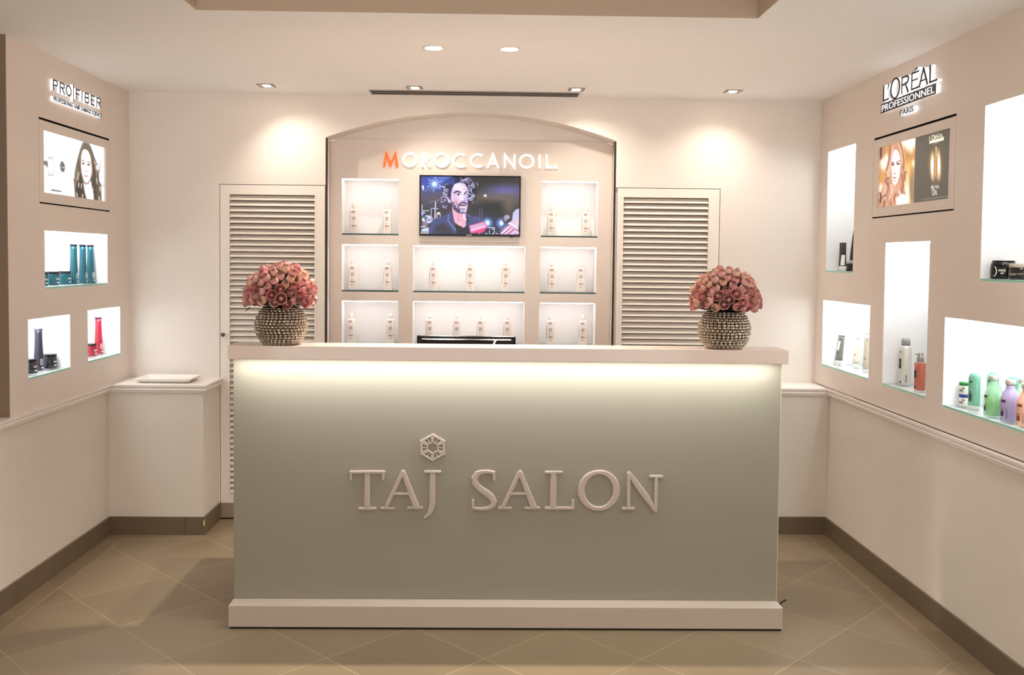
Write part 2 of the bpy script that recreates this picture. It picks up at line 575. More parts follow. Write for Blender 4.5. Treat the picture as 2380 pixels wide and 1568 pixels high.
# left wall: upper display panel with three niches and the light box opening
Z_R = 0.847
NL = dict(a=(-1.064, -0.325, 1.403, 1.682), b=(-1.235, -0.800, 0.990, 1.267), c=(-0.590, -0.152, 0.996, 1.2735))
BOXL = (-1.111, -0.2885, 1.808, 2.212)
wl = MB()
slab(wl, (-1.405, 0.0), (Z_R, Z_C), list(NL.values()) + [BOXL], f_left, 0.36, hole_d=0.0025)
wall_left = structure(wl.build('wall_left', LACQ))
for k, h in NL.items():
    nb = MB(); niche_box(nb, *h, f_left, 0.0025, 0.22)
    nn = nb.build('niche', NICHE, wall_left)
    fbox(MB(), f_left, h[0] + 0.02, h[1] - 0.02, h[3] - 0.008, h[3] - 0.001, 0.045, 0.085).build('led_strip', LEDC, nn)
structure(MB().box(XL - 0.36, XL - 0.0005, -1.412, -1.405, Z_R, Z_C).build('trim_3', BRPAN))
structure(MB().box(-2.6, -2.45, Y_F, -1.412, Z_R, Z_C).build('wall_left_entry', BRPAN))
structure(MB().box(-2.6, XL - 0.006, Y_F, 0.0, 0, Z_R - 0.048).build('wall_left_dado', DADO))

# right wall
NR = dict(a=(0.1315, 0.540, 1.513, 2.209), b=(0.111, 0.785, 0.965, 1.350), c=(0.950, 1.416, 0.9645, 1.671),
          d=(1.572, 2.62, 0.953, 1.341), e=(1.847, 2.75, 1.503, 2.198))
BOXR = (0.777, 1.618, 1.796, 2.204)
wr = MB()
slab(wr, (0.0, 4.2), (Z_R + 0.004, Z_C), list(NR.values()) + [BOXR], f_right, 0.36, hole_d=0.0025)
wall_right = structure(wr.build('wall_right', LACQ))
for k, h in NR.items():
    nb = MB(); niche_box(nb, *h, f_right, 0.0025, 0.225)
    nn = nb.build('niche', NICHE, wall_right)
    fbox(MB(), f_right, h[0] + 0.02, h[1] - 0.02, h[3] - 0.008, h[3] - 0.001, 0.045, 0.085).build('led_strip', LEDC, nn)
structure(MB().box(XR + 0.004, 2.5, Y_F, 0.0, 0, Z_R - 0.048).build('wall_right_dado', DADO))
structure(MB().box(XR, 2.5, Y_F, -4.2, Z_R, Z_C).build('wall_right_entry', PAINT))

# low plastered ledges in the two back corners
LX1 = -1.574
structure(MB().box(XL - 0.007, LX1, -0.312, 0.0, 0, Z_R - 0.048).build('wall_ledge_left', DADO))
RX0 = 1.402
structure(MB().box(RX0, XR + 0.005, -0.231, 0.0, 0, Z_R - 0.048).build('wall_ledge_right', DADO))

# chair rail / ledge caps: profile (out, z)
RAILP = [(0.0, -0.048), (0.004, -0.048), (0.009, -0.043), (0.010, -0.036), (0.016, -0.034), (0.019, -0.027),
         (0.017, -0.021), (0.012, -0.018), (0.013, -0.013), (0.022, -0.010), (0.022, 0.0), (0.0, 0.0)]


def rail(mb, path, side):
    """path of 2D points, profile swept outward to the given side (+1 = left of travel)"""
    P = [Vector(p) for p in path]
    rows = []
    for i, p in enumerate(P):
        d0 = (P[i] - P[i - 1]).normalized() if i else (P[1] - P[0]).normalized()
        d1 = (P[i + 1] - P[i]).normalized() if i < len(P) - 1 else d0
        t = (d0 + d1).normalized()
        nn = Vector((-t.y, t.x)) * side
        k = 1 / max(0.3, nn.dot(Vector((-d0.y, d0.x)) * side))
        rows.append([(p.x + nn.x * k * o, p.y + nn.y * k * o, Z_R + z) for o, z in RAILP])
    m = len(RAILP)
    v = [q for r in rows for q in r]
    f = []
    for i in range(len(P) - 1):
        for k in range(m):
            f.append((i * m + k, i * m + (k + 1) % m, (i + 1) * m + (k + 1) % m, (i + 1) * m + k))
    f.append(tuple(range(m))); f.append(tuple(range((len(P) - 1) * m, len(P) * m)))
    mb.add(v, f)


m1 = MB()
rail(m1, [(XL - 0.002, Y_F), (XL - 0.002, -0.312), (LX1, -0.312), (LX1, 0.0)], -1)
m1.box(XL, LX1, -0.312, 0.0, Z_R - 0.0479, Z_R - 0.0002)
m1.box(-2.45, XL - 0.002, Y_F, -1.4125, Z_R - 0.0479, Z_R - 0.0002)
structure(m1.build('trim_4', TRIMW))
m2 = MB()
rail(m2, [(XR + 0.002, Y_F), (XR + 0.002, -0.231), (RX0, -0.231), (RX0, 0.0)], 1)
m2.box(RX0, XR, -0.231, 0.0, Z_R - 0.0479, Z_R - 0.0002)
structure(m2.build('trim_5', TRIMW))
structure(MB().box(XR + 0.0005, XR + 0.01, -4.2, -0.6, Z_R - 0.001, Z_R + 0.0045).build('trim_6', GAP))


# stone skirting, laid in lengths with fine joints
def skirt(name, pieces):
    mb = MB()
    for p in pieces: mb.box(*p, 0.0, 0.101)
    return structure(mb.build(name, BROWN, bevel=0.0012))


bl = []
ys = [-0.312, -1.027, -1.386, -2.1, -2.9, -3.7, -4.5, -5.3, -6.1, Y_F]
for a, b in zip(ys[:-1], ys[1:]): bl.append((XL - 0.006, XL + 0.008, b + 0.0012, a - 0.0012))
skirt('baseboard_left', bl)
skirt('baseboard_back', [(XL + 0.008, -1.6735, -0.324, -0.312), (-1.6715, LX1 + 0.012, -0.324, -0.312), (LX1, LX1 + 0.012, -0.3118, 0.0)])
skirt('baseboard_corner', [(RX0 - 0.012, XR - 0.008, -0.243, -0.231), (RX0 - 0.012, RX0, -0.2308, 0.0)])
br = []
ys = [-0.231, -0.92, -1.6134, -2.3, -3.0, -3.8, -4.6, -5.4, -6.2, Y_F]
for a, b in zip(ys[:-1], ys[1:]): br.append((XR - 0.008, XR + 0.004, b + 0.0012, a - 0.0012))
skirt('baseboard_right', br)
# chipped corner of the left ledge skirting
ch = MB()
ch.prism([(LX1 + 0.004, 0.078), (LX1 + 0.0118, 0.094), (LX1 + 0.0118, 0.050), (LX1 + 0.006, 0.056), (LX1 + 0.001, 0.066)], lambda a, c, h: (a, h, c), -0.3250, -0.3235)
structure(ch.build('baseboard_chip', CHIP))


# ------------------------------------------------------------------ pictures: painted pixel by pixel into a mesh colour layer
class Pic:
    """quad: picture corners (tl, tr, br, bl) in drawing coordinates; shapes are given in the same coordinates"""

    def __init__(s, quad, w, h, bg):
        A = []; B = []
        for (a, b), (x, y) in zip([(0, 0), (1, 0), (1, 1), (0, 1)], quad):
            A.append([a, b, 1, 0, 0, 0, -a * x, -b * x]); B.append(x)
            A.append([0, 0, 0, a, b, 1, -a * y, -b * y]); B.append(y)
        H = np.append(np.linalg.solve(np.array(A, float), np.array(B, float)), 1).reshape(3, 3)
        S, T = np.meshgrid(np.linspace(0, 1, w), np.linspace(0, 1, h))
        q = H @ np.stack([S.ravel(), T.ravel(), np.ones(S.size)])
        s.X = (q[0] / q[2]).reshape(h, w); s.Y = (q[1] / q[2]).reshape(h, w)
        s.w, s.h = w, h
        s.c = np.zeros((h, w, 3)) + np.array(bg, float)
        s.px = abs(quad[1][0] - quad[0][0]) / w * 1.2

    def blend(s, m, c):
        m = np.clip(m, 0, 1)[..., None]
        s.c = s.c * (1 - m) + np.array(c, float) * m

    def ell(s, cx, cy, rx, ry, c, soft=0, rot=0, a=1.0):
        t = math.radians(rot)
        x = (s.X - cx) * math.cos(t) + (s.Y - cy) * math.sin(t); y = -(s.X - cx) * math.sin(t) + (s.Y - cy) * math.cos(t)
        d = (np.sqrt((x / rx) ** 2 + (y / ry) ** 2) - 1) * min(rx, ry)
        s.blend(a * (0.5 - d / max(soft, s.px)), c)

    def ring(s, cx, cy, rx, ry, w, c, soft=0, a=1.0, a0=None, a1=None):
        d = np.abs((np.sqrt(((s.X - cx) / rx) ** 2 + ((s.Y - cy) / ry) ** 2) - 1) * min(rx, ry)) - w / 2
        m = a * (0.5 - d / max(soft, s.px))
        if a0 is not None:
            an = np.degrees(np.arctan2(s.Y - cy, s.X - cx)) % 360
            m = m * ((an >= a0) & (an <= a1))
        s.blend(m, c)

    def poly(s, P, c, soft=0, a=1.0):
        X, Y = s.X, s.Y
        d = np.full(X.shape, 1e9); ins = np.zeros(X.shape, bool)
        n = len(P)
        for i in range(n):
            ax, ay = P[i]; bx, by = P[(i + 1) % n]
            ex, ey = bx - ax, by - ay
            t = np.clip(((X - ax) * ex + (Y - ay) * ey) / (ex * ex + ey * ey + 1e-9), 0, 1)
            d = np.minimum(d, np.hypot(X - ax - t * ex, Y - ay - t * ey))
            if ay != by:
                ins ^= ((ay > Y) != (by > Y)) & (X < ex * (Y - ay) / ey + ax)
        d = np.where(ins, -d, d)
        s.blend(a * (0.5 - d / max(soft, s.px)), c)

    def line(s, P, w, c, soft=0, a=1.0):
        d = np.full(s.X.shape, 1e9)
        for (ax, ay), (bx, by) in zip(P[:-1], P[1:]):
            ex, ey = bx - ax, by - ay
            t = np.clip(((s.X - ax) * ex + (s.Y - ay) * ey) / (ex * ex + ey * ey + 1e-9), 0, 1)
            d = np.minimum(d, np.hypot(s.X - ax - t * ex, s.Y - ay - t * ey))
        s.blend(a * (0.5 - (d - w / 2) / max(soft, s.px)), c)

    def mesh(s, name, fn, u0, u1, v0, v1, d, parent, strength, rough=0.2):
        w, h = s.w, s.h
        off = WORLD[parent.name]
        v = []
        for j in range(h):
            vv = v1 + (v0 - v1) * j / (h - 1)
            for i in range(w):
                v.append(tuple(Vector(fn(u0 + (u1 - u0) * i / (w - 1), vv, d)) - off))
        f = [(j * w + i, (j + 1) * w + i, (j + 1) * w + i + 1, j * w + i + 1) for j in range(h - 1) for i in range(w - 1)]
        me = bpy.data.meshes.new(name); me.from_pydata(v, [], f)
        at = me.color_attributes.new('picture', 'FLOAT_COLOR', 'POINT')
        c = np.clip(s.c / 255.0, 0, 1)
        lin = np.where(c <= 0.04045, c / 12.92, ((c + 0.055) / 1.055) ** 2.4).reshape(-1, 3)
        at.data.foreach_set('color', np.concatenate([lin, np.ones((len(lin), 1))], 1).astype(np.float32).ravel())
        m = bpy.data.materials.new(name + ' picture'); m.use_nodes = True
        nt = m.node_tree; b = nt.nodes['Principled BSDF']
        an = nt.nodes.new('ShaderNodeVertexColor'); an.layer_name = 'picture'
        b.inputs['Base Color'].default_value = (0.01, 0.01, 0.01, 1)
        b.inputs['Roughness'].default_value = rough
        b.inputs['Specular IOR Level'].default_value = 0.25
        nt.links.new(an.outputs['Color'], b.inputs['Emission Color'])
        b.inputs['Emission Strength'].default_value = strength
        me.materials.append(m); me.update()
        o = bpy.data.objects.new(name, me); col.objects.link(o); o.parent = parent
        return o


rnd = random.Random(7)


def tv_picture():
    p = Pic([(160, 82), (2168, 100), (2150, 1250), (160, 1250)], 260, 150, (58, 54, 50))
    p.ell(450, 230, 560, 330, (66, 82, 176), 420, a=0.95)
    p.ell(820, 110, 320, 150, (110, 140, 225), 220, a=0.8)
    p.ell(400, 520, 420, 130, (92, 78, 80), 200, a=0.7)
    p.ell(1450, 190, 420, 200, (50, 48, 46), 200)
    p.ell(1900, 390, 360, 120, (104, 100, 170), 180, a=0.9)
    p.ell(1700, 540, 420, 110, (112, 96, 84), 160, a=0.8)
    p.ell(1620, 740, 380, 150, (34, 32, 36), 160)
    p.ell(1950, 640, 130, 200, (104, 90, 82), 140, a=0.7)
    p.ell(1500, 1060, 260, 220, (40, 44, 84), 180, a=0.8)
    for a in range(0, 180, 30):
        t = math.radians(a + 8); l = 150 if a % 60 == 30 else 105
        p.line([(440 - l * math.cos(t), 240 - l * math.sin(t)), (440 + l * math.cos(t), 240 + l * math.sin(t))], 12, (190, 220, 255), 26)
    p.ell(440, 240, 48, 48, (214, 240, 255), 40)
    p.line([(180, 410), (560, 280)], 8, (150, 170, 230), 12, 0.7)
    p.line([(180, 370), (330, 320)], 6, (190, 200, 240), 10, 0.7)
    p.ell(205, 300, 22, 34, (230, 232, 250), 14); p.ell(212, 340, 12, 22, (255, 255, 255), 8)
    p.line([(360, 605), (620, 545)], 14, (150, 140, 168), 20, 0.8)
    # rig and bystanders at the left
    p.line([(466, 605), (452, 945)], 20, (214, 216, 244), 8)
    p.line([(190, 665), (190, 790), (330, 780)], 16, (206, 212, 245), 8)
    p.line([(375, 900), (380, 735), (520, 745)], 14, (196, 204, 240), 8)
    p.ell(215, 845, 44, 46, (160, 170, 220), 16); p.ell(235, 880, 22, 40, (30, 30, 48), 10)
    p.ell(525, 890, 50, 66, (176, 160, 190), 12); p.ell(528, 895, 26, 40, (70, 52, 70), 12); p.ell(528, 835, 40, 22, (225, 225, 245), 10)
    p.ell(300, 960, 112, 84, (196, 200, 236), 14)
    for i in range(26):
        p.ell(rnd.uniform(205, 395), rnd.uniform(900, 1030), rnd.uniform(8, 18), rnd.uniform(8, 22), rnd.choice([(40, 40, 70), (236, 238, 255), (92, 92, 140)]), 8)
    p.ell(250, 1060, 60, 60, (140, 112, 140), 30)
    p.poly([(165, 1210), (200, 1150), (330, 1120), (330, 1215)], (196, 204, 240), 12)
    p.line([(170, 1110), (255, 1112)], 18, (236, 238, 252), 8)
    p.line([(150, 1238), (355, 1238)], 16, (250, 240, 250), 6)
    # hair behind
    p.ell(930, 400, 330, 330, (30, 24, 40), 18)
    p.ell(800, 260, 190, 160, (52, 70, 140), 60, a=0.8)
    p.ell(690, 620, 90, 170, (60, 46, 70), 24)
    p.ell(1190, 380, 110, 230, (34, 28, 48), 16)
    # face
    face = [(800, 330), (850, 240), (960, 205), (1060, 225), (1120, 320), (1130, 430), (1120, 560), (1120, 680), (1100, 780), (1050, 835), (980, 840), (900, 790), (820, 700), (780, 560), (775, 430)]
    p.poly([(800, 690), (830, 1010), (1045, 1130), (1110, 1040), (1090, 800)], (232, 168, 190), 10)
    p.poly(face, (214, 190, 222), 14)
    p.ell(930, 300, 110, 80, (232, 222, 250), 70, a=0.9)
    p.ell(1000, 470, 60, 150, (238, 220, 246), 50, a=0.9)
    p.ell(870, 600, 70, 70, (222, 170, 190), 60, a=0.9)
    p.ell(1095, 540, 26, 150, (178, 170, 222), 26, a=0.8)
    # ear
    p.poly([(680, 470), (730, 470), (770, 560), (780, 640), (730, 600), (695, 540)], (206, 186, 216), 12)
    p.line([(705, 490), (740, 550)], 14, (120, 80, 110), 12)
    # hairline sides
    p.poly([(790, 250), (850, 230), (800, 330), (780, 420), (770, 560), (700, 470), (650, 380), (660, 260)], (44, 38, 78), 22)
    p.poly([(840, 235), (960, 195), (1060, 215), (1120, 310), (1150, 420), (1200, 330), (1130, 190), (980, 130), (860, 150)], (40, 36, 66), 18)
    # brows, eyes, nose
    p.line([(845, 415), (900, 385), (975, 405)], 28, (40, 28, 56), 10)
    p.line([(1050, 440), (1080, 405), (1125, 385)], 24, (40, 28, 56), 10)
    p.ell(925, 455, 46, 22, (236, 226, 244), 10); p.ell(932, 455, 20, 20, (52, 38, 76), 8)
    p.line([(872, 455), (920, 432), (985, 440)], 10, (70, 50, 90), 8)
    p.ell(1098, 440, 26, 18, (230, 220, 242), 10); p.ell(1102, 440, 15, 17, (52, 38, 76), 8)
    p.line([(1035, 470), (1062, 570)], 14, (190, 150, 190), 16)
    p.line([(985, 580), (1030, 592), (1060, 575)], 16, (150, 92, 130), 12)
    # beard and mouth
    p.poly([(795, 600), (830, 640), (900, 720), (950, 780), (1010, 800), (1080, 790), (1095, 820), (1030, 850), (930, 830), (840, 760), (800, 690)], (74, 60, 96), 18)
    p.line([(935, 670), (985, 625), (1050, 615), (1095, 640)], 30, (64, 46, 76), 12)
    p.line([(935, 670), (930, 740), (960, 790)], 26, (78, 60, 92), 14)
    p.ell(1020, 695, 72, 36, (216, 170, 200), 12); p.ell(1020, 672, 62, 13, (24, 12, 24), 8); p.ell(1025, 705, 50, 12, (244, 236, 248), 8)
    p.line([(955, 745), (1065, 748)], 16, (90, 66, 104), 10)
    for i in range(60):
        p.ell(rnd.uniform(800, 920), rnd.uniform(600, 720), 8, 8, rnd.choice([(96, 80, 118), (196, 190, 226), (70, 56, 88)]), 8, a=0.7)
    for i in range(26):
        p.ell(rnd.uniform(950, 1080), rnd.uniform(770, 830), 9, 9, rnd.choice([(150, 150, 200), (220, 222, 245), (92, 80, 120)]), 8)
    # lit curls
    for i in range(170):
        a = rnd.uniform(0, 2 * pi)
        side = rnd.random()
        if side < 0.45:
            x, y = rnd.gauss(1205, 48), rnd.uniform(190, 620)
        elif side < 0.8:
            x, y = rnd.gauss(655, 30), rnd.uniform(240, 760)
        else:
            x, y = rnd.uniform(980, 1200), rnd.gauss(165, 30)
        r = rnd.uniform(9, 28)
        c = rnd.choice([(238, 232, 252), (206, 200, 240), (150, 140, 196), (36, 28, 48)])
        p.ring(x, y, r, r * 1.2, 9, c, 8, a0=math.degrees(a) % 180, a1=math.degrees(a) % 180 + 170)
    # jacket, shirt
    p.poly([(330, 1250), (360, 1080), (430, 970), (640, 880), (790, 785), (830, 960), (900, 1250)], (66, 72, 122), 10)
    p.poly([(420, 1250), (470, 1080), (640, 1030), (760, 1120), (860, 1250)], (52, 50, 62), 80, a=0.9)
    p.poly([(1090, 810), (1180, 880), (1290, 885), (1400, 960), (1440, 1060), (1200, 1250), (1080, 1250)], (70, 78, 132), 10)
    p.poly([(870, 1040), (1050, 1130), (1110, 1020), (1180, 1250), (905, 1250)], (34, 34, 46), 10)
    p.line([(740, 860), (720, 980), (880, 1180)], 14, (140, 150, 200), 14)
    p.line([(800, 800), (835, 960), (905, 1170)], 12, (30, 30, 46), 8)
    p.poly([(1085, 830), (1120, 900), (1150, 1000), (1130, 1050), (1100, 960)], (40, 40, 60), 10)
    p.line([(930, 880), (925, 950), (980, 990)], 12, (200, 120, 150), 14)
    p.line([(1040, 840), (1045, 930), (1090, 960)], 20, (250, 244, 255), 8)
    for i in range(30):
        p.ell(rnd.uniform(920, 1090), rnd.uniform(1010, 1080), 9, 6, rnd.choice([(214, 176, 200), (246, 220, 236), (196, 150, 176)]), 8)
    # microphone
    p.ell(1265, 975, 112, 105, (70, 74, 122), 10)
    p.line([(1165, 960), (1210, 890), (1310, 880)], 8, (26, 26, 50), 10)
    # stage lights and crew at right
    for x in (1360, 1405): p.line([(x, 740), (x + 8, 960)], 12, (130, 134, 180), 18, 0.7)
    p.ell(1520, 1020, 90, 90, (120, 160, 224), 80); p.ell(1520, 1018, 40, 46, (214, 248, 255), 16)
    p.ell(1805, 1025, 90, 90, (110, 150, 224), 80); p.ell(1805, 1022, 40, 46, (222, 250, 255), 16)
    p.poly([(1480, 1240), (1525, 1110), (1660, 1105), (1655, 1240)], (20, 22, 52), 8)
    for q in ([(1530, 1120), (1660, 1112), (1650, 1235), (1610, 1236)], [(1480, 1230), (1520, 1236)], [(1560, 1170), (1560, 1240)], [(1600, 1140), (1640, 1150)], [(1690, 1232), (1730, 1230)], [(1345, 1205), (1360, 1240)]):
        p.line(q, 14, (220, 230, 255), 6)
    p.poly([(1180, 1225), (1150, 1080), (1455, 990), (1525, 1110), (1260, 1225)], (232, 92, 150), 10)
    p.poly([(1170, 1090), (1440, 1010), (1470, 1075), (1190, 1160)], (240, 196, 224), 8)
    for i in range(10):
        x = 1195 + i * 27; y = 1118 - i * 8
        p.line([(x, y - 28), (x + 6, y + 22)], 9, (120, 84, 150), 6)
    p.line([(1195, 1180), (1480, 1090)], 22, (250, 226, 240), 8)
    p.poly([(1190, 1225), (1500, 1130), (1460, 1190), (1400, 1225)], (214, 62, 120), 10)
    p.ell(1890, 945, 66, 104, (52, 44, 66), 10); p.ell(1875, 930, 42, 62, (150, 130, 160), 14)
    p.ell(1915, 900, 52, 46, (160, 158, 184), 16); p.line([(1850, 880), (1848, 970)], 12, (60, 50, 80), 10)
    p.poly([(1760, 1250), (1770, 1110), (1870, 1020), (1960, 1010), (2000, 1250)], (84, 96, 150), 10)
    p.poly([(2030, 820), (2080, 755), (2160, 720), (2160, 1090), (1970, 1010), (2015, 950)], (190, 190, 232), 12)
    p.ell(2090, 1000, 60, 70, (222, 190, 204), 40)
    p.poly([(1950, 995), (2140, 1090), (2140, 1150), (1935, 1035)], (232, 232, 248), 8)
    p.poly([(1780, 1250), (1850, 1120), (1960, 1050), (2130, 1130), (2150, 1250)], (206, 150, 186), 10)
    p.line([(1800, 1230), (1970, 1090)], 26, (244, 220, 240), 12); p.line([(1870, 1250), (2020, 1120)], 24, (238, 206, 230), 12)
    p.line([(1840, 1240), (1990, 1105)], 12, (130, 70, 110), 10); p.line([(1920, 1250), (2050, 1140)], 12, (130, 70, 110), 10)
    p.line([(2000, 1250), (2060, 1190), (2150, 1210)], 30, (206, 206, 240), 12)
    p.ell(1475, 468, 28, 26, (245, 238, 236), 8); p.ring(1475, 490, 40, 36, 8, (150, 140, 130), 10, a=0.7)
    return p


def profiber_picture():
    W = (253, 253, 255)
    p = Pic([(75, 108), (1290, 445), (1300, 1505), (88, 1345)], 220, 100, W)
    g = (196, 196, 200)
    for i in range(24):                                          # faint headline lettering
        x = 95 + i * 22
        if i in (8, 14): continue
        p.line([(x, 180 + i * 5.8), (x + rnd.choice([4, 10, 12]), 198 + i * 5.8 + rnd.choice([-14, 4]))], 5, g, 8, 0.8)
    for i, x in enumerate((215, 262, 345, 400, 435, 480)):
        y = 345 + (x - 215) * 0.25
        p.line([(x, y), (x + 14, y + 36)], 6, (206, 206, 210), 8, 0.8)
        p.line([(x, y + 30), (x + 26, y + 36)], 6, (214, 214, 218), 8, 0.8)
    p.line([(212, 435), (480, 498)], 8, (184, 184, 190), 8, 0.8)
    p.ring(258, 810, 62, 150, 8, (172, 172, 178), 12, a=0.8); p.ring(258, 810, 82, 195, 8, (214, 214, 220), 16, a=0.9)
    p.ring(262, 970, 60, 34, 10, (120, 120, 126), 14, a0=10, a1=170)
    p.ring(252, 690, 50, 40, 8, (130, 130, 136), 12, a0=190, a1=350)
    p.ring(490, 820, 70, 168, 8, (204, 204, 210), 16)
    p.line([(330, 800), (375, 850), (390, 910)], 8, (206, 206, 212), 14)
    p.ell(360, 925, 12, 12, (190, 190, 196), 8)
    p.poly([(85, 712), (192, 725), (210, 830), (190, 832), (88, 765)], (112, 112, 112), 8)
    p.line([(88, 785), (215, 858)], 7, (150, 150, 155), 8)
    p.ell(487, 832, 47, 108, (104, 104, 106), 8, rot=-6)
    p.line([(455, 842), (528, 846)], 12, (220, 220, 222), 8); p.line([(440, 828), (535, 822)], 6, (70, 70, 72), 6)
    for x, y in ((285, 1240), (318, 1220), (355, 1235), (395, 1240), (440, 1270)):
        p.line([(x, y - 22), (x + 2, y + 26)], 5, (190, 190, 194), 6); p.line([(x, y + 20), (x + 22, y + 22)], 5, (196, 196, 200), 6)
    p.ring(322, 1232, 22, 40, 5, (196, 196, 200), 6)
    p.poly([(270, 1275), (466, 1305), (466, 1332), (270, 1308)], (92, 92, 94), 6)
    p.line([(350, 1342), (385, 1347)], 5, (190, 190, 194), 6)
    # hair
    h = (104, 92, 78)
    p.poly([(885, 340), (1005, 370), (1045, 470), (1100, 610), (1150, 740), (1215, 860), (1195, 950), (1200, 1090), (1240, 1180), (1250, 1500), (735, 1430), (722, 1250), (705, 1090), (735, 900), (775, 690), (835, 470), (865, 390)], h, 16)
    p.poly([(1040, 480), (1090, 600), (1060, 720), (1080, 980), (1040, 1200), (1090, 1480), (1180, 1495), (1150, 1200), (1120, 900)], (70, 60, 50), 40, a=0.8)
    p.poly([(760, 1430), (740, 1250), (820, 1080), (860, 960), (900, 1200), (930, 1450)], (58, 52, 44), 60, a=0.8)
    p.line([(905, 350), (855, 520), (800, 760), (760, 980), (735, 1180)], 16, (150, 138, 122), 20, 0.8)
    p.line([(960, 360), (1030, 500), (1090, 680), (1150, 860), (1160, 1050)], 14, (138, 126, 120), 20, 0.8)
    for a in ([(800, 940), (780, 1080)], [(810, 1150), (800, 1220)], [(765, 1350), (775, 1410)], [(880, 1370), (880, 1430)], [(1150, 1060), (1165, 1150)], [(1075, 1210), (1085, 1290)], [(1195, 1400), (1210, 1480)], [(735, 840), (720, 900)], [(720, 1010), (715, 1050)], [(860, 1170), (850, 1250)], [(1110, 720), (1120, 760)], [(1215, 1220), (1225, 1290)]):
        p.line(a, 22, (214, 204, 190), 16, 0.9)
    for a in ([(800, 700), (790, 820), (815, 900)], [(845, 1000), (830, 1150), (860, 1300)], [(780, 1120), (770, 1300)], [(1120, 900), (1110, 1100), (1140, 1350)], [(1060, 1050), (1080, 1250)], [(1190, 980), (1170, 1200), (1200, 1400)], [(900, 1250), (915, 1420)], [(1030, 420), (1070, 560)]):
        p.line(a, 12, (56, 48, 40), 16, 0.8)
    p.ell(1180, 830, 50, 80, (226, 222, 224), 30, a=0.8)
    for a in ([(1235, 690), (1225, 800), (1195, 930)], [(1150, 760), (1190, 770)], [(1240, 1180), (1285, 1120)], [(1240, 1180), (1295, 1200)], [(1270, 1210), (1290, 1180)], [(1160, 880), (1210, 920), (1240, 900)]):
        p.line(a, 7, (120, 112, 112), 8)
    # face and neck
    p.poly([(892, 1120), (940, 1180), (1045, 1100), (1060, 1230), (1092, 1350), (1100, 1480), (965, 1465), (925, 1330)], (252, 240, 236), 10)
    p.line([(900, 1130), (940, 1165), (1000, 1150)], 18, (190, 140, 130), 18)
    p.line([(895, 1150), (915, 1300), (955, 1450)], 10, (196, 150, 140), 16)
    p.poly([(920, 475), (985, 510), (1030, 610), (1052, 740), (1062, 880), (1050, 990), (1010, 1110), (950, 1150), (900, 1100), (862, 960), (845, 800), (850, 620), (875, 510)], (254, 246, 244), 10)
    p.line([(1035, 640), (1062, 860), (1045, 1000)], 14, (214, 150, 140), 16, 0.8)
    p.line([(850, 640), (845, 800), (862, 960)], 10, (214, 160, 150), 14, 0.8)
    p.line([(862, 715), (890, 698), (920, 722)], 12, (110, 84, 76), 8); p.line([(968, 730), (1000, 726), (1030, 752)], 12, (110, 84, 76), 8)
    p.ell(890, 762, 26, 18, (150, 120, 116), 10); p.ell(894, 762, 12, 14, (48, 40, 40), 6)
    p.ell(995, 780, 26, 18, (150, 120, 116), 10); p.ell(998, 780, 12, 14, (48, 40, 40), 6)
    p.line([(872, 770), (915, 775)], 6, (70, 50, 48), 6); p.line([(972, 788), (1020, 800)], 6, (70, 50, 48), 6)
    p.line([(935, 780), (930, 880)], 8, (226, 190, 184), 10); p.line([(932, 905), (950, 918), (968, 905)], 10, (150, 92, 90), 8)
    p.ell(950, 1010, 36, 20, (222, 160, 168), 10); p.line([(915, 1000), (950, 1006), (985, 1008)], 7, (176, 92, 104), 6)
    p.line([(1045, 910), (1065, 900), (1060, 970)], 10, (228, 160, 148), 8)
    return p


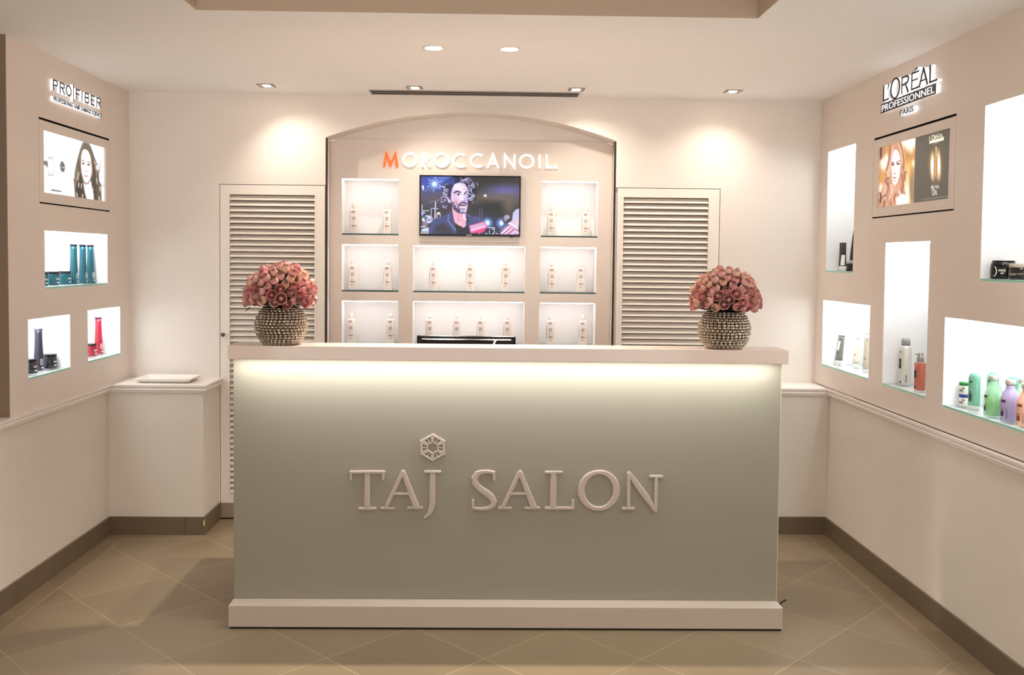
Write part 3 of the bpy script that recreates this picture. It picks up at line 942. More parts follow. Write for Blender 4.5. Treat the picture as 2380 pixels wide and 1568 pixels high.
def mythic_picture():
    p = Pic([(160, 410), (1462, 60), (1405, 1355), (125, 1500)], 220, 100, (190, 140, 86))
    # golden out-of-focus background
    p.ell(700, 260, 220, 160, (255, 244, 224), 120)
    p.ell(680, 460, 60, 90, (255, 246, 226), 40); p.ell(740, 700, 34, 70, (255, 240, 205), 26)
    p.ell(650, 620, 90, 160, (178, 124, 60), 90); p.ell(660, 900, 70, 220, (236, 178, 98), 70)
    p.ell(640, 1250, 90, 220, (250, 222, 190), 80); p.ell(725, 1150, 50, 330, (140, 116, 84), 40)
    p.ell(210, 700, 50, 140, (250, 226, 204), 40); p.ell(270, 650, 40, 120, (250, 232, 214), 30); p.ell(180, 990, 60, 160, (196, 140, 74), 60)
    p.ell(180, 480, 60, 130, (176, 116, 82), 50); p.poly([(155, 410), (190, 405), (175, 620), (160, 625)], (60, 40, 30), 10)
    p.ell(170, 1180, 60, 120, (236, 206, 190), 40)
    # hair
    hr = (188, 134, 106)
    p.poly([(330, 370), (440, 320), (530, 310), (580, 470), (590, 700), (620, 900), (580, 1050), (620, 1330), (560, 1480), (130, 1500), (150, 1260), (240, 1000), (250, 850), (300, 640), (300, 480)], hr, 24)
    curls = [([(340, 380), (330, 560), (290, 760), (260, 900)], (140, 88, 66)), ([(400, 350), (360, 540), (330, 720), (300, 860)], (216, 166, 138)),
             ([(520, 320), (560, 480), (580, 640), (570, 800)], (140, 90, 66)), ([(480, 330), (540, 500), (550, 700)], (224, 176, 146)),
             ([(340, 760), (270, 870), (320, 940)], (226, 180, 150)), ([(330, 950), (250, 990), (280, 1080)], (120, 70, 54)),
             ([(590, 850), (620, 860), (590, 920), (600, 1000)], (128, 78, 56)), ([(540, 900), (570, 1050), (540, 1200), (560, 1300)], (132, 84, 62)),
             ([(250, 1080), (230, 1200), (200, 1290)], (226, 184, 158)), ([(300, 1060), (290, 1180), (240, 1300)], (130, 80, 60)),
             ([(350, 1080), (360, 1220), (320, 1340)], (234, 196, 170)), ([(440, 1130), (460, 1220), (400, 1310), (420, 1400)], (136, 88, 66)),
             ([(200, 1300), (250, 1260), (290, 1330)], (120, 72, 54)), ([(150, 1230), (170, 1300), (150, 1400)], (60, 40, 34)),
             ([(480, 1200), (540, 1290), (520, 1420)], (244, 220, 200)), ([(600, 1160), (640, 1250), (620, 1400)], (250, 232, 214)),
             ([(230, 1380), (220, 1480)], (110, 66, 52)), ([(330, 1350), (350, 1470)], (146, 98, 78)), ([(380, 1100), (420, 1200), (470, 1150)], (206, 150, 120))]
    for q, c in curls: p.line(q, 26, c, 22, 0.9)
    for q, c in curls[::2]: p.line([(x + 30, y + 40) for x, y in q], 12, (236, 200, 172), 14, 0.7)
    p.poly([(430, 1330), (560, 1250), (640, 1300), (620, 1450), (440, 1470)], (252, 236, 222), 40)
    # face
    p.poly([(370, 1000), (440, 1120), (490, 1000), (500, 1150), (440, 1210), (380, 1150)], (206, 150, 126), 20)
    p.poly([(430, 440), (490, 490), (515, 600), (520, 740), (500, 920), (460, 1050), (410, 1105), (378, 1040), (355, 900), (352, 740), (375, 560), (400, 470)], (252, 236, 226), 12)
    p.line([(355, 640), (352, 800), (368, 960)], 16, (206, 156, 134), 20)
    p.line([(365, 690), (400, 680)], 20, (104, 70, 58), 10); p.line([(450, 690), (480, 660), (515, 650)], 18, (120, 84, 66), 10)
    p.ell(385, 722, 24, 22, (90, 62, 56), 10); p.ell(478, 710, 28, 20, (110, 82, 76), 10); p.ell(480, 712, 12, 12, (40, 30, 30), 6)
    p.line([(452, 715), (518, 690)], 7, (60, 40, 36), 6)
    p.line([(395, 870), (412, 890), (432, 878)], 14, (150, 92, 76), 8)
    p.line([(405, 740), (400, 850)], 10, (232, 196, 178), 12)
    p.ell(412, 960, 30, 14, (150, 70, 66), 8); p.ell(412, 1012, 22, 12, (206, 140, 126), 10)
    # dark half
    p.poly([(793, 235), (1470, 55), (1410, 1360), (752, 1432)], (72, 67, 58), 6)
    gold = (252, 240, 205)
    p.ell(1150, 740, 105, 270, (150, 100, 40), 110, a=0.9)
    p.ell(1095, 760, 36, 210, (255, 246, 222), 34); p.ell(1205, 740, 32, 220, (255, 248, 226), 34)
    p.poly([(1130, 590), (1178, 575), (1172, 950), (1118, 960)], (196, 138, 74), 8)
    p.line([(1160, 425), (1155, 560)], 26, (226, 196, 140), 8); p.line([(1152, 430), (1150, 560)], 8, (120, 84, 48), 6)
    p.line([(1128, 590), (1118, 960)], 8, (70, 46, 26), 6); p.line([(1178, 575), (1170, 950)], 8, (90, 60, 32), 6)
    p.line([(1100, 970), (1110, 1000)], 8, (220, 200, 170), 8); p.line([(1170, 960), (1165, 985)], 8, (220, 200, 170), 8)
    # printed name of the maker
    def T(q, w=9): p.line(q, w, gold, 6)
    T([(1045, 215), (1045, 290), (1075, 284)]); p.ring(1108, 238, 22, 42, 9, gold, 6)
    T([(1142, 270), (1142, 200), (1165, 196), (1165, 228), (1142, 234), (1168, 262)])
    T([(1210, 184), (1184, 190), (1184, 258), (1210, 250)]); T([(1184, 222), (1204, 218)]); T([(1192, 178), (1204, 166)], 7)
    T([(1216, 250), (1238, 178), (1256, 240)]); T([(1225, 228), (1250, 222)], 6); T([(1268, 168), (1268, 238), (1300, 230)])
    p.poly([(1043, 308), (1302, 242), (1300, 288), (1043, 348)], gold, 6)
    p.line([(1140, 352), (1200, 338)], 10, (190, 176, 140), 8)
    # product name
    wht = (226, 222, 214)
    def U(q, w=8): p.line(q, w, wht, 6)
    U([(1066, 1172), (1072, 1112), (1086, 1170), (1098, 1108), (1102, 1168)]); U([(1112, 1166), (1112, 1122), (1130, 1118)], 6); U([(1112, 1142), (1126, 1139)], 6); U([(1132, 1116), (1158, 1110)], 6); U([(1144, 1114), (1144, 1162)], 6)
    U([(1158, 1160), (1160, 1112)], 6); U([(1174, 1158), (1176, 1110)], 6); U([(1160, 1136), (1176, 1134)], 5); U([(1184, 1156), (1186, 1108)], 6); U([(1212, 1106), (1198, 1112), (1196, 1150), (1212, 1152)], 6)
    p.ring(1104, 1232, 20, 46, 8, wht, 6); U([(1138, 1272), (1140, 1188)]); U([(1156, 1190), (1156, 1270), (1184, 1262)])
    p.line([(892, 1368), (1372, 1304)], 16, (150, 142, 122), 12, 0.8)
    for i in range(24): p.line([(900 + i * 20, 1376 - i * 2.7), (900 + i * 20, 1356 - i * 2.7)], 5, (72, 67, 58), 5)
    # dark edge of a shop fitting mirrored low in the glossy print is left out
    return p


# ------------------------------------------------------------------ display unit in the arch
CAB = {'tl': (-0.874, -0.528, 1.7050, 2.045), 'tr': (0.3345, 0.682, 1.7040, 2.045),
       'ml': (-0.873, -0.527, 1.3610, 1.648), 'mc': (-0.440, 0.2415, 1.3605, 1.6455), 'mr': (0.332, 0.6775, 1.3605, 1.644),
       'bl': (-0.872, -0.5275, 1.030, 1.3055), 'bc': (-0.4395, 0.2405, 1.030, 1.307), 'br': (0.330, 0.675, 1.030, 1.3045)}
unit = thing('display_unit', 'tall lacquered display unit with eight lit niches inside the arch', 'display unit', (-0.09, 0.15, 0))
pm = MB()
slab(pm, (AX0 + 0.0015, AX1 - 0.0015), (0.002, 2.266), list(CAB.values()), f_cab, 0.014)
pm.prism([(AX0 + 0.0015, 2.266), (AX1 - 0.0015, 2.266), (AX1 - 0.045, 2.2795), (AX0 + 0.045, 2.2795)], lambda a, c, h: (a, h, c), 0.150, 0.164)
pm.build('front_panel', LACQ, unit)
SHELF_N = {'tl': 'top-left', 'tr': 'top-right', 'ml': 'middle-left', 'mc': 'wide middle', 'mr': 'middle-right', 'bl': 'bottom-left', 'bc': 'wide bottom', 'br': 'bottom-right'}
SH_TOP = {}


def glass_shelf(fn, h, d0, d1, edge, label, group):
    mb = MB()
    u0, u1, v = h[0] + 0.001, h[1] - 0.001, h[2]
    fbox(mb, fn, u0, u1, v + 0.0003, v + 0.0095, d0, d1, 0)
    # front edge face is the last-but-one pair of the box: rebuild it with the edge material
    mb.add([fn(u0, v + 0.0003, d0 - 0.0006), fn(u1, v + 0.0003, d0 - 0.0006), fn(u1, v + 0.0095, d0 - 0.0006), fn(u0, v + 0.0095, d0 - 0.0006),
            fn(u0, v + 0.0003, d0), fn(u1, v + 0.0003, d0), fn(u1, v + 0.0095, d0), fn(u0, v + 0.0095, d0)],
           [(0, 1, 2, 3), (7, 6, 5, 4), (0, 4, 5, 1), (2, 6, 7, 3), (1, 5, 6, 2), (0, 3, 7, 4)], 1)
    o = mb.build('glass_shelf', [SHELFG, edge])
    return tag(o, label, 'shelf', group)


for k, h in CAB.items():
    nb = MB(); niche_box(nb, *h, f_cab, 0.014, 0.20)
    nn = nb.build('niche', NICHEW, unit)
    fbox(MB(), f_cab, h[0] + 0.01, h[1] - 0.01, h[3] - 0.006, h[3] - 0.0005, 0.018, 0.046).build('led_strip', LEDW, nn)
    glass_shelf(f_cab, h, 0.002, 0.198, EDGED, 'dark-edged glass shelf at the bottom of the %s niche of the display unit' % SHELF_N[k], 'glass shelves of the display unit')
    SH_TOP[k] = h[2] + 0.0097

SIDE_N = {'la': 'wide upper niche of the left wall', 'lb': 'lower niche of the left wall nearer the entrance', 'lc': 'lower niche of the left wall nearer the back corner',
          'ra': 'tall niche high up beside the right back corner', 'rb': 'low square niche beside the right back corner', 'rc': 'tall narrow niche under the golden light box',
          'rd': 'wide low niche at the right edge of the photo', 're': 'big high niche at the right edge of the photo'}
for s_, D, fn in (('l', NL, f_left), ('r', NR, f_right)):
    for k, h in D.items():
        glass_shelf(fn, h, 0.002, 0.218, EDGEL, 'pale green-edged glass shelf in the %s' % SIDE_N[s_ + k], 'glass shelves of the side walls')
        SH_TOP[s_ + k] = h[2] + 0.0097


# ------------------------------------------------------------------ signs
def sign_moroccan():
    t = thing('wall_sign', 'lit sign with a wide row of white capitals after an orange M, above the television', 'sign', (-0.1, 0.15, 2.16))
    z0, z1, w = 2.1195, 2.2030, 0.0118
    zc = (z0 + z1) / 2; ry = (z1 - z0) / 2 - w / 2 + 0.002
    fn = lambda x, z, h: (x, 0.15 - h, z)
    H = 0.014
    def L(parts, m=WHITEL, nm='letter'):
        mb = MB()
        for q, cl in parts: mb.stroke(q, fn, H, h0=-0.0005, closed=cl)
        return mb.build(nm, m, t)
    S = lambda *q: ([(a, b, w) for a, b in q], False)
    o_ = L([([( -0.6175, z0, w), (-0.6045, z1 - 0.004, w), (-0.5776, z0 + 0.010, w), (-0.5506, z1 - 0.004, w), (-0.5376, z0, w)], False)], ORANGEL)
    o_['label'] = 'orange capital M'
    for a, b in ((-0.5103, -0.4162), (-0.3176, -0.2238), (0.1967, 0.2894)):
        L([(arc((a + b) / 2, zc, (b - a) / 2 - w / 2, ry, 0, 350, 35, w), True)])
    # R
    x = -0.3922 + w / 2
    L([S((x, z0), (x, z1)), ([(x, z1 - w / 2, w), (x + 0.022, z1 - w / 2, w)] + arc(x + 0.022, z1 - 0.0225, 0.0165, 0.0225 - w / 2, 85, -85, 12, w) + [(x + 0.0, z1 - 0.045 + w / 2, w)], False),
       S((x + 0.018, z1 - 0.042), (x + 0.0445, z0))])
    for a, b in ((-0.2048, -0.1202), (-0.0996, -0.0154)):
        L([(arc(a + 0.047, zc, 0.047 - w / 2, ry, 48, 312, 28, w), False)])
    # A
    L([S((0.0065, z0), (0.0395, z1 - 0.002), (0.0735, z0)), S((0.018, z0 + 0.025), (0.062, z0 + 0.025))])
    L([S((0.1064 + w / 2, z0), (0.1064 + w / 2, z1 - 0.003), (0.1758 - w / 2, z0 + 0.003), (0.1758 - w / 2, z1))])
    L([S((0.321, z0), (0.321, z1))])
    L([S((0.3586 + w / 2, z1), (0.3586 + w / 2, z0 + w / 2), (0.402, z0 + w / 2))])
    mb = MB()
    mb.stroke(arc(0.4215, z0 + 0.010, 0.0105, 0.0105, 0, 345, 23, 0.0025), fn, H, h0=-0.0005, closed=True)
    text_mesh(mb, 'R', fn, 0.4172, 0.4262, z0 + 0.0045, z0 + 0.0155, 0.0, H * 0.9)
    mb.build('registered_mark', WHITEL, t)


sign_moroccan()


def halo_letter(name, strokes, fn, depth, t, w_extra=0.0, text=None):
    """black face plate on a lit white return"""
    a = MB(); b = MB()
    for q in strokes:
        cl = False
        if isinstance(q, tuple) and isinstance(q[1], bool): q, cl = q
        a.stroke([(p_[0], p_[1], p_[2] * 0.75) for p_ in q], fn, depth, h0=0.0, closed=cl)
        b.stroke([(p_[0], p_[1], p_[2] * 1.10) for p_ in q], fn, depth + 0.0015, h0=depth, closed=cl)
    if text:
        text_mesh(a, text[0], fn, *text[1], 0.0, depth, bold=-0.012)
        text_mesh(b, text[0], fn, *text[1], depth, depth + 0.0015, bold=0.020)
    o = b.build(name, BLACKL, t)
    a.build('lit_return', HALO, o)
    return o


def sign_profiber():
    t = thing('wall_sign', 'halo-lit sign of thin black capitals with a small line below, high on the left wall', 'sign', (XL, -0.7, 2.35))
    fn = lambda u, v, h: (XL + h, u, v)
    D = 0.014
    z0, z1, w = 2.3555, 2.4085, 0.0066
    V = lambda *q: [(a, b, w) for a, b in q]
    hw = w / 2
    def bowl(x, wd, zt, zb):
        r = (zt - zb) / 2 - hw
        return [(x, zt - hw, w), (x + wd - r - hw, zt - hw, w)] + arc(x + wd - r - hw, (zt + zb) / 2, r, r, 85, -85, 10, w) + [(x, zb + hw, w)]
    zm = z0 + 0.025
    x = -0.991
    dd = 0.012     # letters stand off the wall, so each sits slightly further back than it looks
    halo_letter('letter', [V((x, z0), (x, z1)), bowl(x, 0.045, z1, zm - 0.002)], fn, D, t)
    x = -0.918
    halo_letter('letter', [V((x, z0), (x, z1)), bowl(x, 0.046, z1, zm), V((x + 0.02, zm), (x + 0.048, z0))], fn, D, t)
    halo_letter('letter', [(arc(-0.826, (z0 + z1) / 2, 0.028, (z1 - z0) / 2 - hw, 0, 350, 30, w), True)], fn, D, t)
    halo_letter('divider', [[(-0.773, z0 - 0.018, 0.005), (-0.773, z1 + 0.014, 0.005)]], fn, D, t)
    x = -0.740
    halo_letter('letter', [V((x, z0), (x, z1)), V((x, z1 - hw), (x + 0.042, z1 - hw)), V((x, zm + 0.002), (x + 0.036, zm + 0.002))], fn, D, t)
    halo_letter('letter', [V((-0.672, z0), (-0.672, z1))], fn, D, t)
    x = -0.633
    halo_letter('letter', [V((x, z0), (x, z1)), bowl(x, 0.042, z1, zm), bowl(x, 0.046, zm + w, z0)], fn, D, t)
    x = -0.560
    halo_letter('letter', [V((x, z0), (x, z1)), V((x, z1 - hw), (x + 0.044, z1 - hw)), V((x, zm + 0.002), (x + 0.038, zm + 0.002)), V((x, z0 + hw), (x + 0.044, z0 + hw))], fn, D, t)
    x = -0.488
    halo_letter('letter', [V((x, z0), (x, z1)), bowl(x, 0.048, z1, zm), V((x + 0.022, zm), (x + 0.052, z0))], fn, D, t)
    o = halo_letter('small_line', [], fn, D, t, text=('PROFESSIONAL HAIR DAMAGE SCIENCE', (-0.990, -0.430, 2.3065, 2.3275)))


sign_profiber()


def sign_loreal():
    t = thing('wall_sign', 'halo-lit sign of tall black capitals over a black lettered bar, high on the right wall', 'sign', (XR, -1.15, 2.35))
    fn = lambda u, v, h: (XR - h, -u, v)
    D = 0.020
    z0, z1 = 2.366, 2.447
    k = lambda pts: [(a, b, w) for a, b, w in pts]
    T, N = 0.0115, 0.0075       # thick and thin strokes
    halo_letter('letter', [[(0.926, z0, T), (0.926, z1, T)], [(0.921, z0 + 0.004, 0.008), (0.988, z0 + 0.004, 0.008)]], fn, D, t)
    halo_letter('apostrophe', [[(0.986, z1 - 0.004, 0.010), (0.973, z1 - 0.030, 0.005)]], fn, D, t)
    wf = lambda q: 0.0085 + 0.004 * abs(math.cos(2 * pi * q))
    halo_letter('letter', [(arc(1.057, 2.4075, 0.0480, 0.0470, 0, 352, 44, wf), True)], fn, D, t)
    x = 1.130
    halo_letter('letter', [[(x, z0, T * 0.8), (x, z1, T * 0.8)], [(x, z1 - 0.004, 0.008), (x + 0.045, z1 - 0.004, 0.008)] + arc(x + 0.045, z1 - 0.020, 0.022, 0.016, 85, -85, 12, 0.0105) + [(x, z1 - 0.036 - 0.004, 0.0075)],
                            [(x + 0.036, z1 - 0.040, 0.010), (x + 0.070, z0, 0.012)]], fn, D, t)
    x = 1.2335
    halo_letter('letter', [[(x, z0, 0.0095), (x, z1, 0.0095)], [(x, z1 - 0.004, 0.008), (1.303, z1 - 0.004, 0.008)], [(x, (z0 + z1) / 2 + 0.003, 0.0065), (1.292, (z0 + z1) / 2 + 0.003, 0.0065)], [(x, z0 + 0.004, 0.008), (1.305, z0 + 0.004, 0.008)],
                            [(1.254, z1 + 0.004, 0.004), (1.288, z1 + 0.013, 0.010)]], fn, D, t)
    halo_letter('letter', [[(1.310, z0, 0.010), (1.349, z1, 0.010)], [(1.346, z1, 0.012), (1.390, z0, 0.012)], [(1.324, z0 + 0.026, 0.0065), (1.374, z0 + 0.026, 0.0065)]], fn, D, t)
    halo_letter('letter', [[(1.412, z0, T), (1.412, z1, T)], [(1.407, z0 + 0.004, 0.008), (1.480, z0 + 0.004, 0.008)]], fn, D, t)
    bar = halo_letter('name_bar', [[(0.900, 2.3335, 0.042), (1.470, 2.3335, 0.042)]], fn, D, t)
    mb = MB()
    text_mesh(mb, 'PROFESSIONNEL', fn, 0.913, 1.458, 2.318, 2.349, D + 0.0012, D + 0.0025, bold=-0.002)
    mb.build('bar_lettering', HALO, bar)
    halo_letter('small_line', [], fn, D, t, text=('PARIS', (1.118, 1.258, 2.2675, 2.2940)))


sign_loreal()


# ------------------------------------------------------------------ light boxes
def lightbox(fn, box, pic, label, px, strength, base):
    t = thing('light_box', label, 'light box', base)
    u0, u1, v0, v1 = box
    mb = MB()
    slab(mb, (u0 + 0.003, u1 - 0.003), (v0 + 0.007, v1 - 0.011), [(px[0], px[1], px[2], px[3])], fn, 0.018)
    mb.build('cover_frame', LACQ, t)
    hb = fbox(MB(), fn, u0 - 0.02, u1 + 0.02, v0 - 0.02, v1 + 0.02, 0.0205, 0.10)
    for q in ((u0 - 0.02, u0, v0 - 0.02, v1 + 0.02), (u1, u1 + 0.02, v0 - 0.02, v1 + 0.02), (u0, u1, v0 - 0.02, v0), (u0, u1, v1, v1 + 0.02)):
        fbox(hb, fn, *q, 0.003, 0.0204)
    hb.build('housing', GAP, t)
    pic.mesh('poster', fn, px[0] - 0.001, px[1] + 0.001, px[2] - 0.001, px[3] + 0.001, 0.010, t, strength)
    return t


lightbox(f_left, BOXL, profiber_picture(), 'lit white poster of a long brown-haired woman, in a flush frame on the left wall', (-1.064, -0.341, 1.8622, 2.1565), 0.44, (XL, -0.7, 1.81))
lightbox(f_right, BOXR, mythic_picture(), 'golden and dark poster of a wavy-haired woman, in a flush frame on the right wall', (0.832, 1.565, 1.849, 2.150), 0.50, (XR, -1.2, 1.8))

# ------------------------------------------------------------------ television
tv = thing('television', 'flat black-framed television showing a curly-haired man speaking to a red microphone', 'television', (-0.097, 0.15, 1.70))
fx0, fx1, fz0, fz1 = -0.4025, 0.2090, 1.7040, 2.0695
f_tv = lambda u, v, d: (u, 0.125 + d, v)
mb = MB(); slab(mb, (fx0, fx1), (fz0, fz1), [(fx0 + 0.008, fx1 - 0.008, fz0 + 0.0135, fz1 - 0.008)], f_tv, 0.012); mb.build('bezel', BLACKG, tv, bevel=0.001)
tv_picture().mesh('screen', f_tv, fx0 + 0.0075, fx1 - 0.0075, fz0 + 0.013, fz1 - 0.0075, 0.004, tv, 0.44, rough=0.1)
MB().box(fx0 + 0.002, fx1 - 0.002, 0.1372, 0.1495, fz0 + 0.002, fz1 - 0.002).build('back_shell', BLACKM, tv)
MB().box(-0.117, -0.085, 0.1244, 0.1256, fz0 + 0.0035, fz0 + 0.0095).build('maker_badge', CHROME, tv)
MB().box(0.149, 0.164, 0.128, 0.137, fz0 - 0.005, fz0 + 0.001).build('sensor', BLACKM, tv)
mb = MB(); mb.box(fx0 + 0.001, fx1 - 0.003, 0.1400, 0.1498, fz0 - 0.036, fz0 + 0.0018); mb.build('backing_board', LACQ, tv, bevel=0.004)


# ------------------------------------------------------------------ ceiling fittings
def square_light(x, y, label, aim=0.0, gain=1.0):
    t = thing('ceiling_light', label, 'ceiling light', (x, y, Z_C), 0, 'square wall-washer lights near the back wall')
    a = 0.045
    mb = MB()
    slab(mb, (x - a, x + a), (y - a, y + a), [(x - a * 0.72, x + a * 0.72, y - a * 0.72, y + a * 0.72)], lambda u, v, d: (u, v, Z_C - 0.004 + d), 0.006)
    mb.build('trim_ring', CHROME, t)
    MB().box(x - a * 0.72, x + a * 0.72, y - a * 0.72, y + a * 0.72, Z_C - 0.0012, Z_C - 0.0004).build('housing', STEELD, t)
    lp = MB().loft([(-0.0012, 0.024, 0.024), (-0.0035, 0.022, 0.022), (-0.0048, 0.012, 0.012)], n=20)
    lp.v = [(x + p[0], y + p[1], Z_C + p[2]) for p in lp.v]
    lp.build('lamp', LAMP, t)
    spot('wash_beam', (x, y, Z_C - 0.012), (x + aim, y + 0.09, Z_C - 0.55), W_WASH * gain, 122, 1.0, parent=t, radius=0.02)
    return t


square_light(-1.230, -0.270, 'square recessed ceiling light above the left louvre door, leftmost of four', 0.16, 0.8)
square_light(-0.405, -0.266, 'square recessed ceiling light just left of the middle of the air slot', 0.12, 1.15)
square_light(0.500, -0.280, 'square recessed ceiling light at the right end of the air slot', 0.12, 1.1)
square_light(1.378, -0.286, 'square recessed ceiling light above the right louvre door, rightmost of four', -0.04, 0.8)


def round_light(x, y, label):
    t = thing('ceiling_light', label, 'ceiling light', (x, y, Z_C), 0, 'round downlights over the counter')
    rg = MB(); secs = []
    n = 40
    prof = [(0.050, 0.0), (0.050, -0.003), (0.044, -0.005), (0.036, -0.002), (0.034, 0.0)]
    v = []; f = []
    for r, z in prof:
        for k in range(n):
            w = 2 * pi * k / n; v.append((x + r * math.cos(w), y + r * math.sin(w), Z_C + z - 0.0004))
    for i in range(len(prof) - 1):
        for k in range(n): f.append((i * n + k, i * n + (k + 1) % n, (i + 1) * n + (k + 1) % n, (i + 1) * n + k))
    rg.add(v, f, 0, True); rg.build('trim_ring', TRIMW, t)
    lp = MB().loft([(-0.0004, 0.033, 0.033), (-0.004, 0.031, 0.031), (-0.007, 0.018, 0.018)], n=24)
    lp.v = [(x + p[0], y + p[1], Z_C + p[2]) for p in lp.v]
    lp.build('lamp', LAMP, t)
    spot('down_beam', (x, y, Z_C - 0.015), (x, y - 0.05, 0), W_ROUND, 98, 0.9, parent=t, radius=0.025)


round_light(-0.242, -1.272, 'round recessed ceiling light over the counter, left of the pair')
round_light(0.102, -1.272, 'round recessed ceiling light over the counter, right of the pair')
# unseen downlights added to brighten the front half of the room
for x, y in ((-1.55, -2.7), (1.5, -2.7), (-1.55, -4.3), (1.5, -4.3), (-1.0, -5.9), (1.0, -5.9)):
    mb = MB().loft([(0.0, 0.05, 0.05), (-0.004, 0.045, 0.045), (-0.006, 0.03, 0.03)], n=24)
    mb.v = [(x + p[0], y + p[1], Z_C + p[2] - 0.0004) for p in mb.v]
    o = mb.build('ceiling_light', LAMP)
    tag(o, 'added round ceiling light out of view, brightening the front half of the salon', 'ceiling light', 'added front downlights')
    spot('down_beam', (x, y, Z_C - 0.02), (x * 0.9, y, 0), W_FRONT, 150, 0.9, radius=0.06)

vt = thing('air_vent', 'long thin linear air slot in the ceiling beside the back wall', 'air vent', (-0.075, -0.11, Z_C))
mb = MB()
slab(mb, (-0.672, 0.530), (-0.178, -0.050), [(-0.664, 0.522, -0.168, -0.120), (-0.664, 0.522, -0.108, -0.060)], lambda u, v, d: (u, v, Z_C - 0.005 + d), 0.0048)
mb.build('vent_frame', CHROME, vt)
MB().box(-0.668, 0.526, -0.174, -0.054, Z_C - 0.0008, Z_C - 0.0002).build('dark_slot', GAP, vt)

# ------------------------------------------------------------------ reception counter
CX0, CX1 = -1.066, 1.283
YS, YG = -1.655, -1.570
desk = thing('reception_counter', 'long reception counter with a glowing frosted glass front and raised salon name', 'counter', (0.108, -1.5, 0))
MB().box(CX0, CX1, YS, -1.492, 1.1405, 1.199).build('countertop', SLABM, desk, bevel=0.003)
mb = MB(); mb.box(CX0, CX1 - 0.004, YG, YG + 0.010, 0.1005, 1.1402)
mb.build('front_glass', GLASSP, desk, bevel=0.001)
MB().box(CX1 - 0.004, CX1 - 0.0015, YG - 0.0005, YG + 0.02, 0.1005, 1.1402).build('glass_edge', GEDGE, desk)
mb = MB(); mb.box(CX0 + 0.004, CX1 - 0.006, YG + 0.0102, -1.51, 0.02, 1.1402)
mb.box(CX0 + 0.004, CX0 + 0.03, -1.51, -0.92, 0.02, 0.80); mb.box(CX1 - 0.03, CX1 - 0.006, -1.51, -0.92, 0.02, 0.80)
mb.build('carcass', PLINM, desk)
MB().box(CX0 + 0.004, CX1 - 0.006, -1.5098, -0.90, 0.7802, 0.815).build('work_surface', SLABM, desk, bevel=0.002)
MB().box(CX0, CX1, YS, -1.49, 0.008, 0.0995).build('plinth', PLINM, desk, bevel=0.002)
MB().box(CX0 + 0.004, CX1 - 0.004, YS + 0.006, -1.495, 0.0, 0.0079).build('recessed_foot', GAP, desk)
MB().box(CX0 + 0.01, CX1 - 0.035, YG - 0.072, YG - 0.050, 1.1404, 1.1420).build('led_strip', LEDG, desk)

PIL = [(-1, 0), (-0.98, 0.55), (-0.90, 0.82), (-0.74, 0.96), (-0.5, 1.0), (0.5, 1.0), (0.74, 0.96), (0.90, 0.82), (0.98, 0.55), (1, 0)]


def k2w(x, y, h):
    """lettering drawn on a 2380-wide sheet, laid on the glass"""
    u, v = 780 + x / 2.975, 980 + y / 2.975
    return (-0.5713 + (u - 812) * 0.001849, YG - h, 0.485 + (1186.5 - v + (u - 812) * 0.0107) * 0.00184)


def kletter(strokes):
    mb = MB()
    for i, q in enumerate(strokes):
        cl = False
        if isinstance(q, tuple): q, cl = q
        mb.stroke(q, k2w, 0.012 - 0.0004 * i, h0=-0.0003, closed=cl, cap='round', prof=PIL)
    mb.build('letter', LETM, desk)


kletter([[(104, 345, 22), (333, 345, 22)], [(108, 346, 24), (106, 398, 18)], [(328, 346, 24), (327, 394, 20)], [(218, 360, 42), (218, 586, 42)], [(164, 600, 20), (274, 600, 20)]])
kletter([[(461, 348, 30), (348, 594, 28)], [(465, 348, 34), (556, 586, 46)], [(405, 497, 20), (525, 497, 20)], [(320, 598, 20), (400, 598, 20)], [(504, 596, 20), (594, 596, 20)]])
kletter([[(618, 345, 20), (718, 345, 20)], [(668, 360, 42), (668, 560, 42), (662, 600, 40), (645, 640, 30), (612, 668, 12)]])
kletter([[(1092, 400, 20), (1090, 352, 22), (1050, 345, 24), (1010, 347, 30), (976, 360, 40), (957, 392, 44), (963, 428, 48), (995, 462, 50), (1040, 494, 50), (1076, 524, 48), (1093, 556, 44), (1084, 584, 38), (1052, 602, 30), (1005, 606, 24), (955, 600, 22)], [(950, 600, 24), (949, 545, 22)]])
kletter([[(1268, 352, 30), (1155, 596, 28)], [(1272, 352, 34), (1366, 588, 46)], [(1212, 500, 20), (1336, 500, 20)], [(1130, 600, 20), (1208, 600, 20)], [(1312, 600, 20), (1404, 600, 20)]])
kletter([[(1452, 352, 20), (1558, 352, 20)], [(1503, 366, 44), (1503, 590, 44)], [(1452, 603, 20), (1636, 603, 22)], [(1640, 603, 24), (1640, 552, 22)]])
kletter([(arc(1819, 480, 122, 128, 0, 354, 59, lambda q: 30 + 20 * abs(math.cos(2 * pi * q)) ** 1.5), True)])
kletter([[(2025, 366, 26), (2025, 600, 26)], [(1986, 607, 20), (2062, 607, 20)], [(2027, 362, 30), (2090, 450, 46), (2150, 530, 46), (2214, 622, 30)], [(2216, 392, 26), (2216, 618, 26)], [(2178, 384, 20), (2256, 384, 20)]])
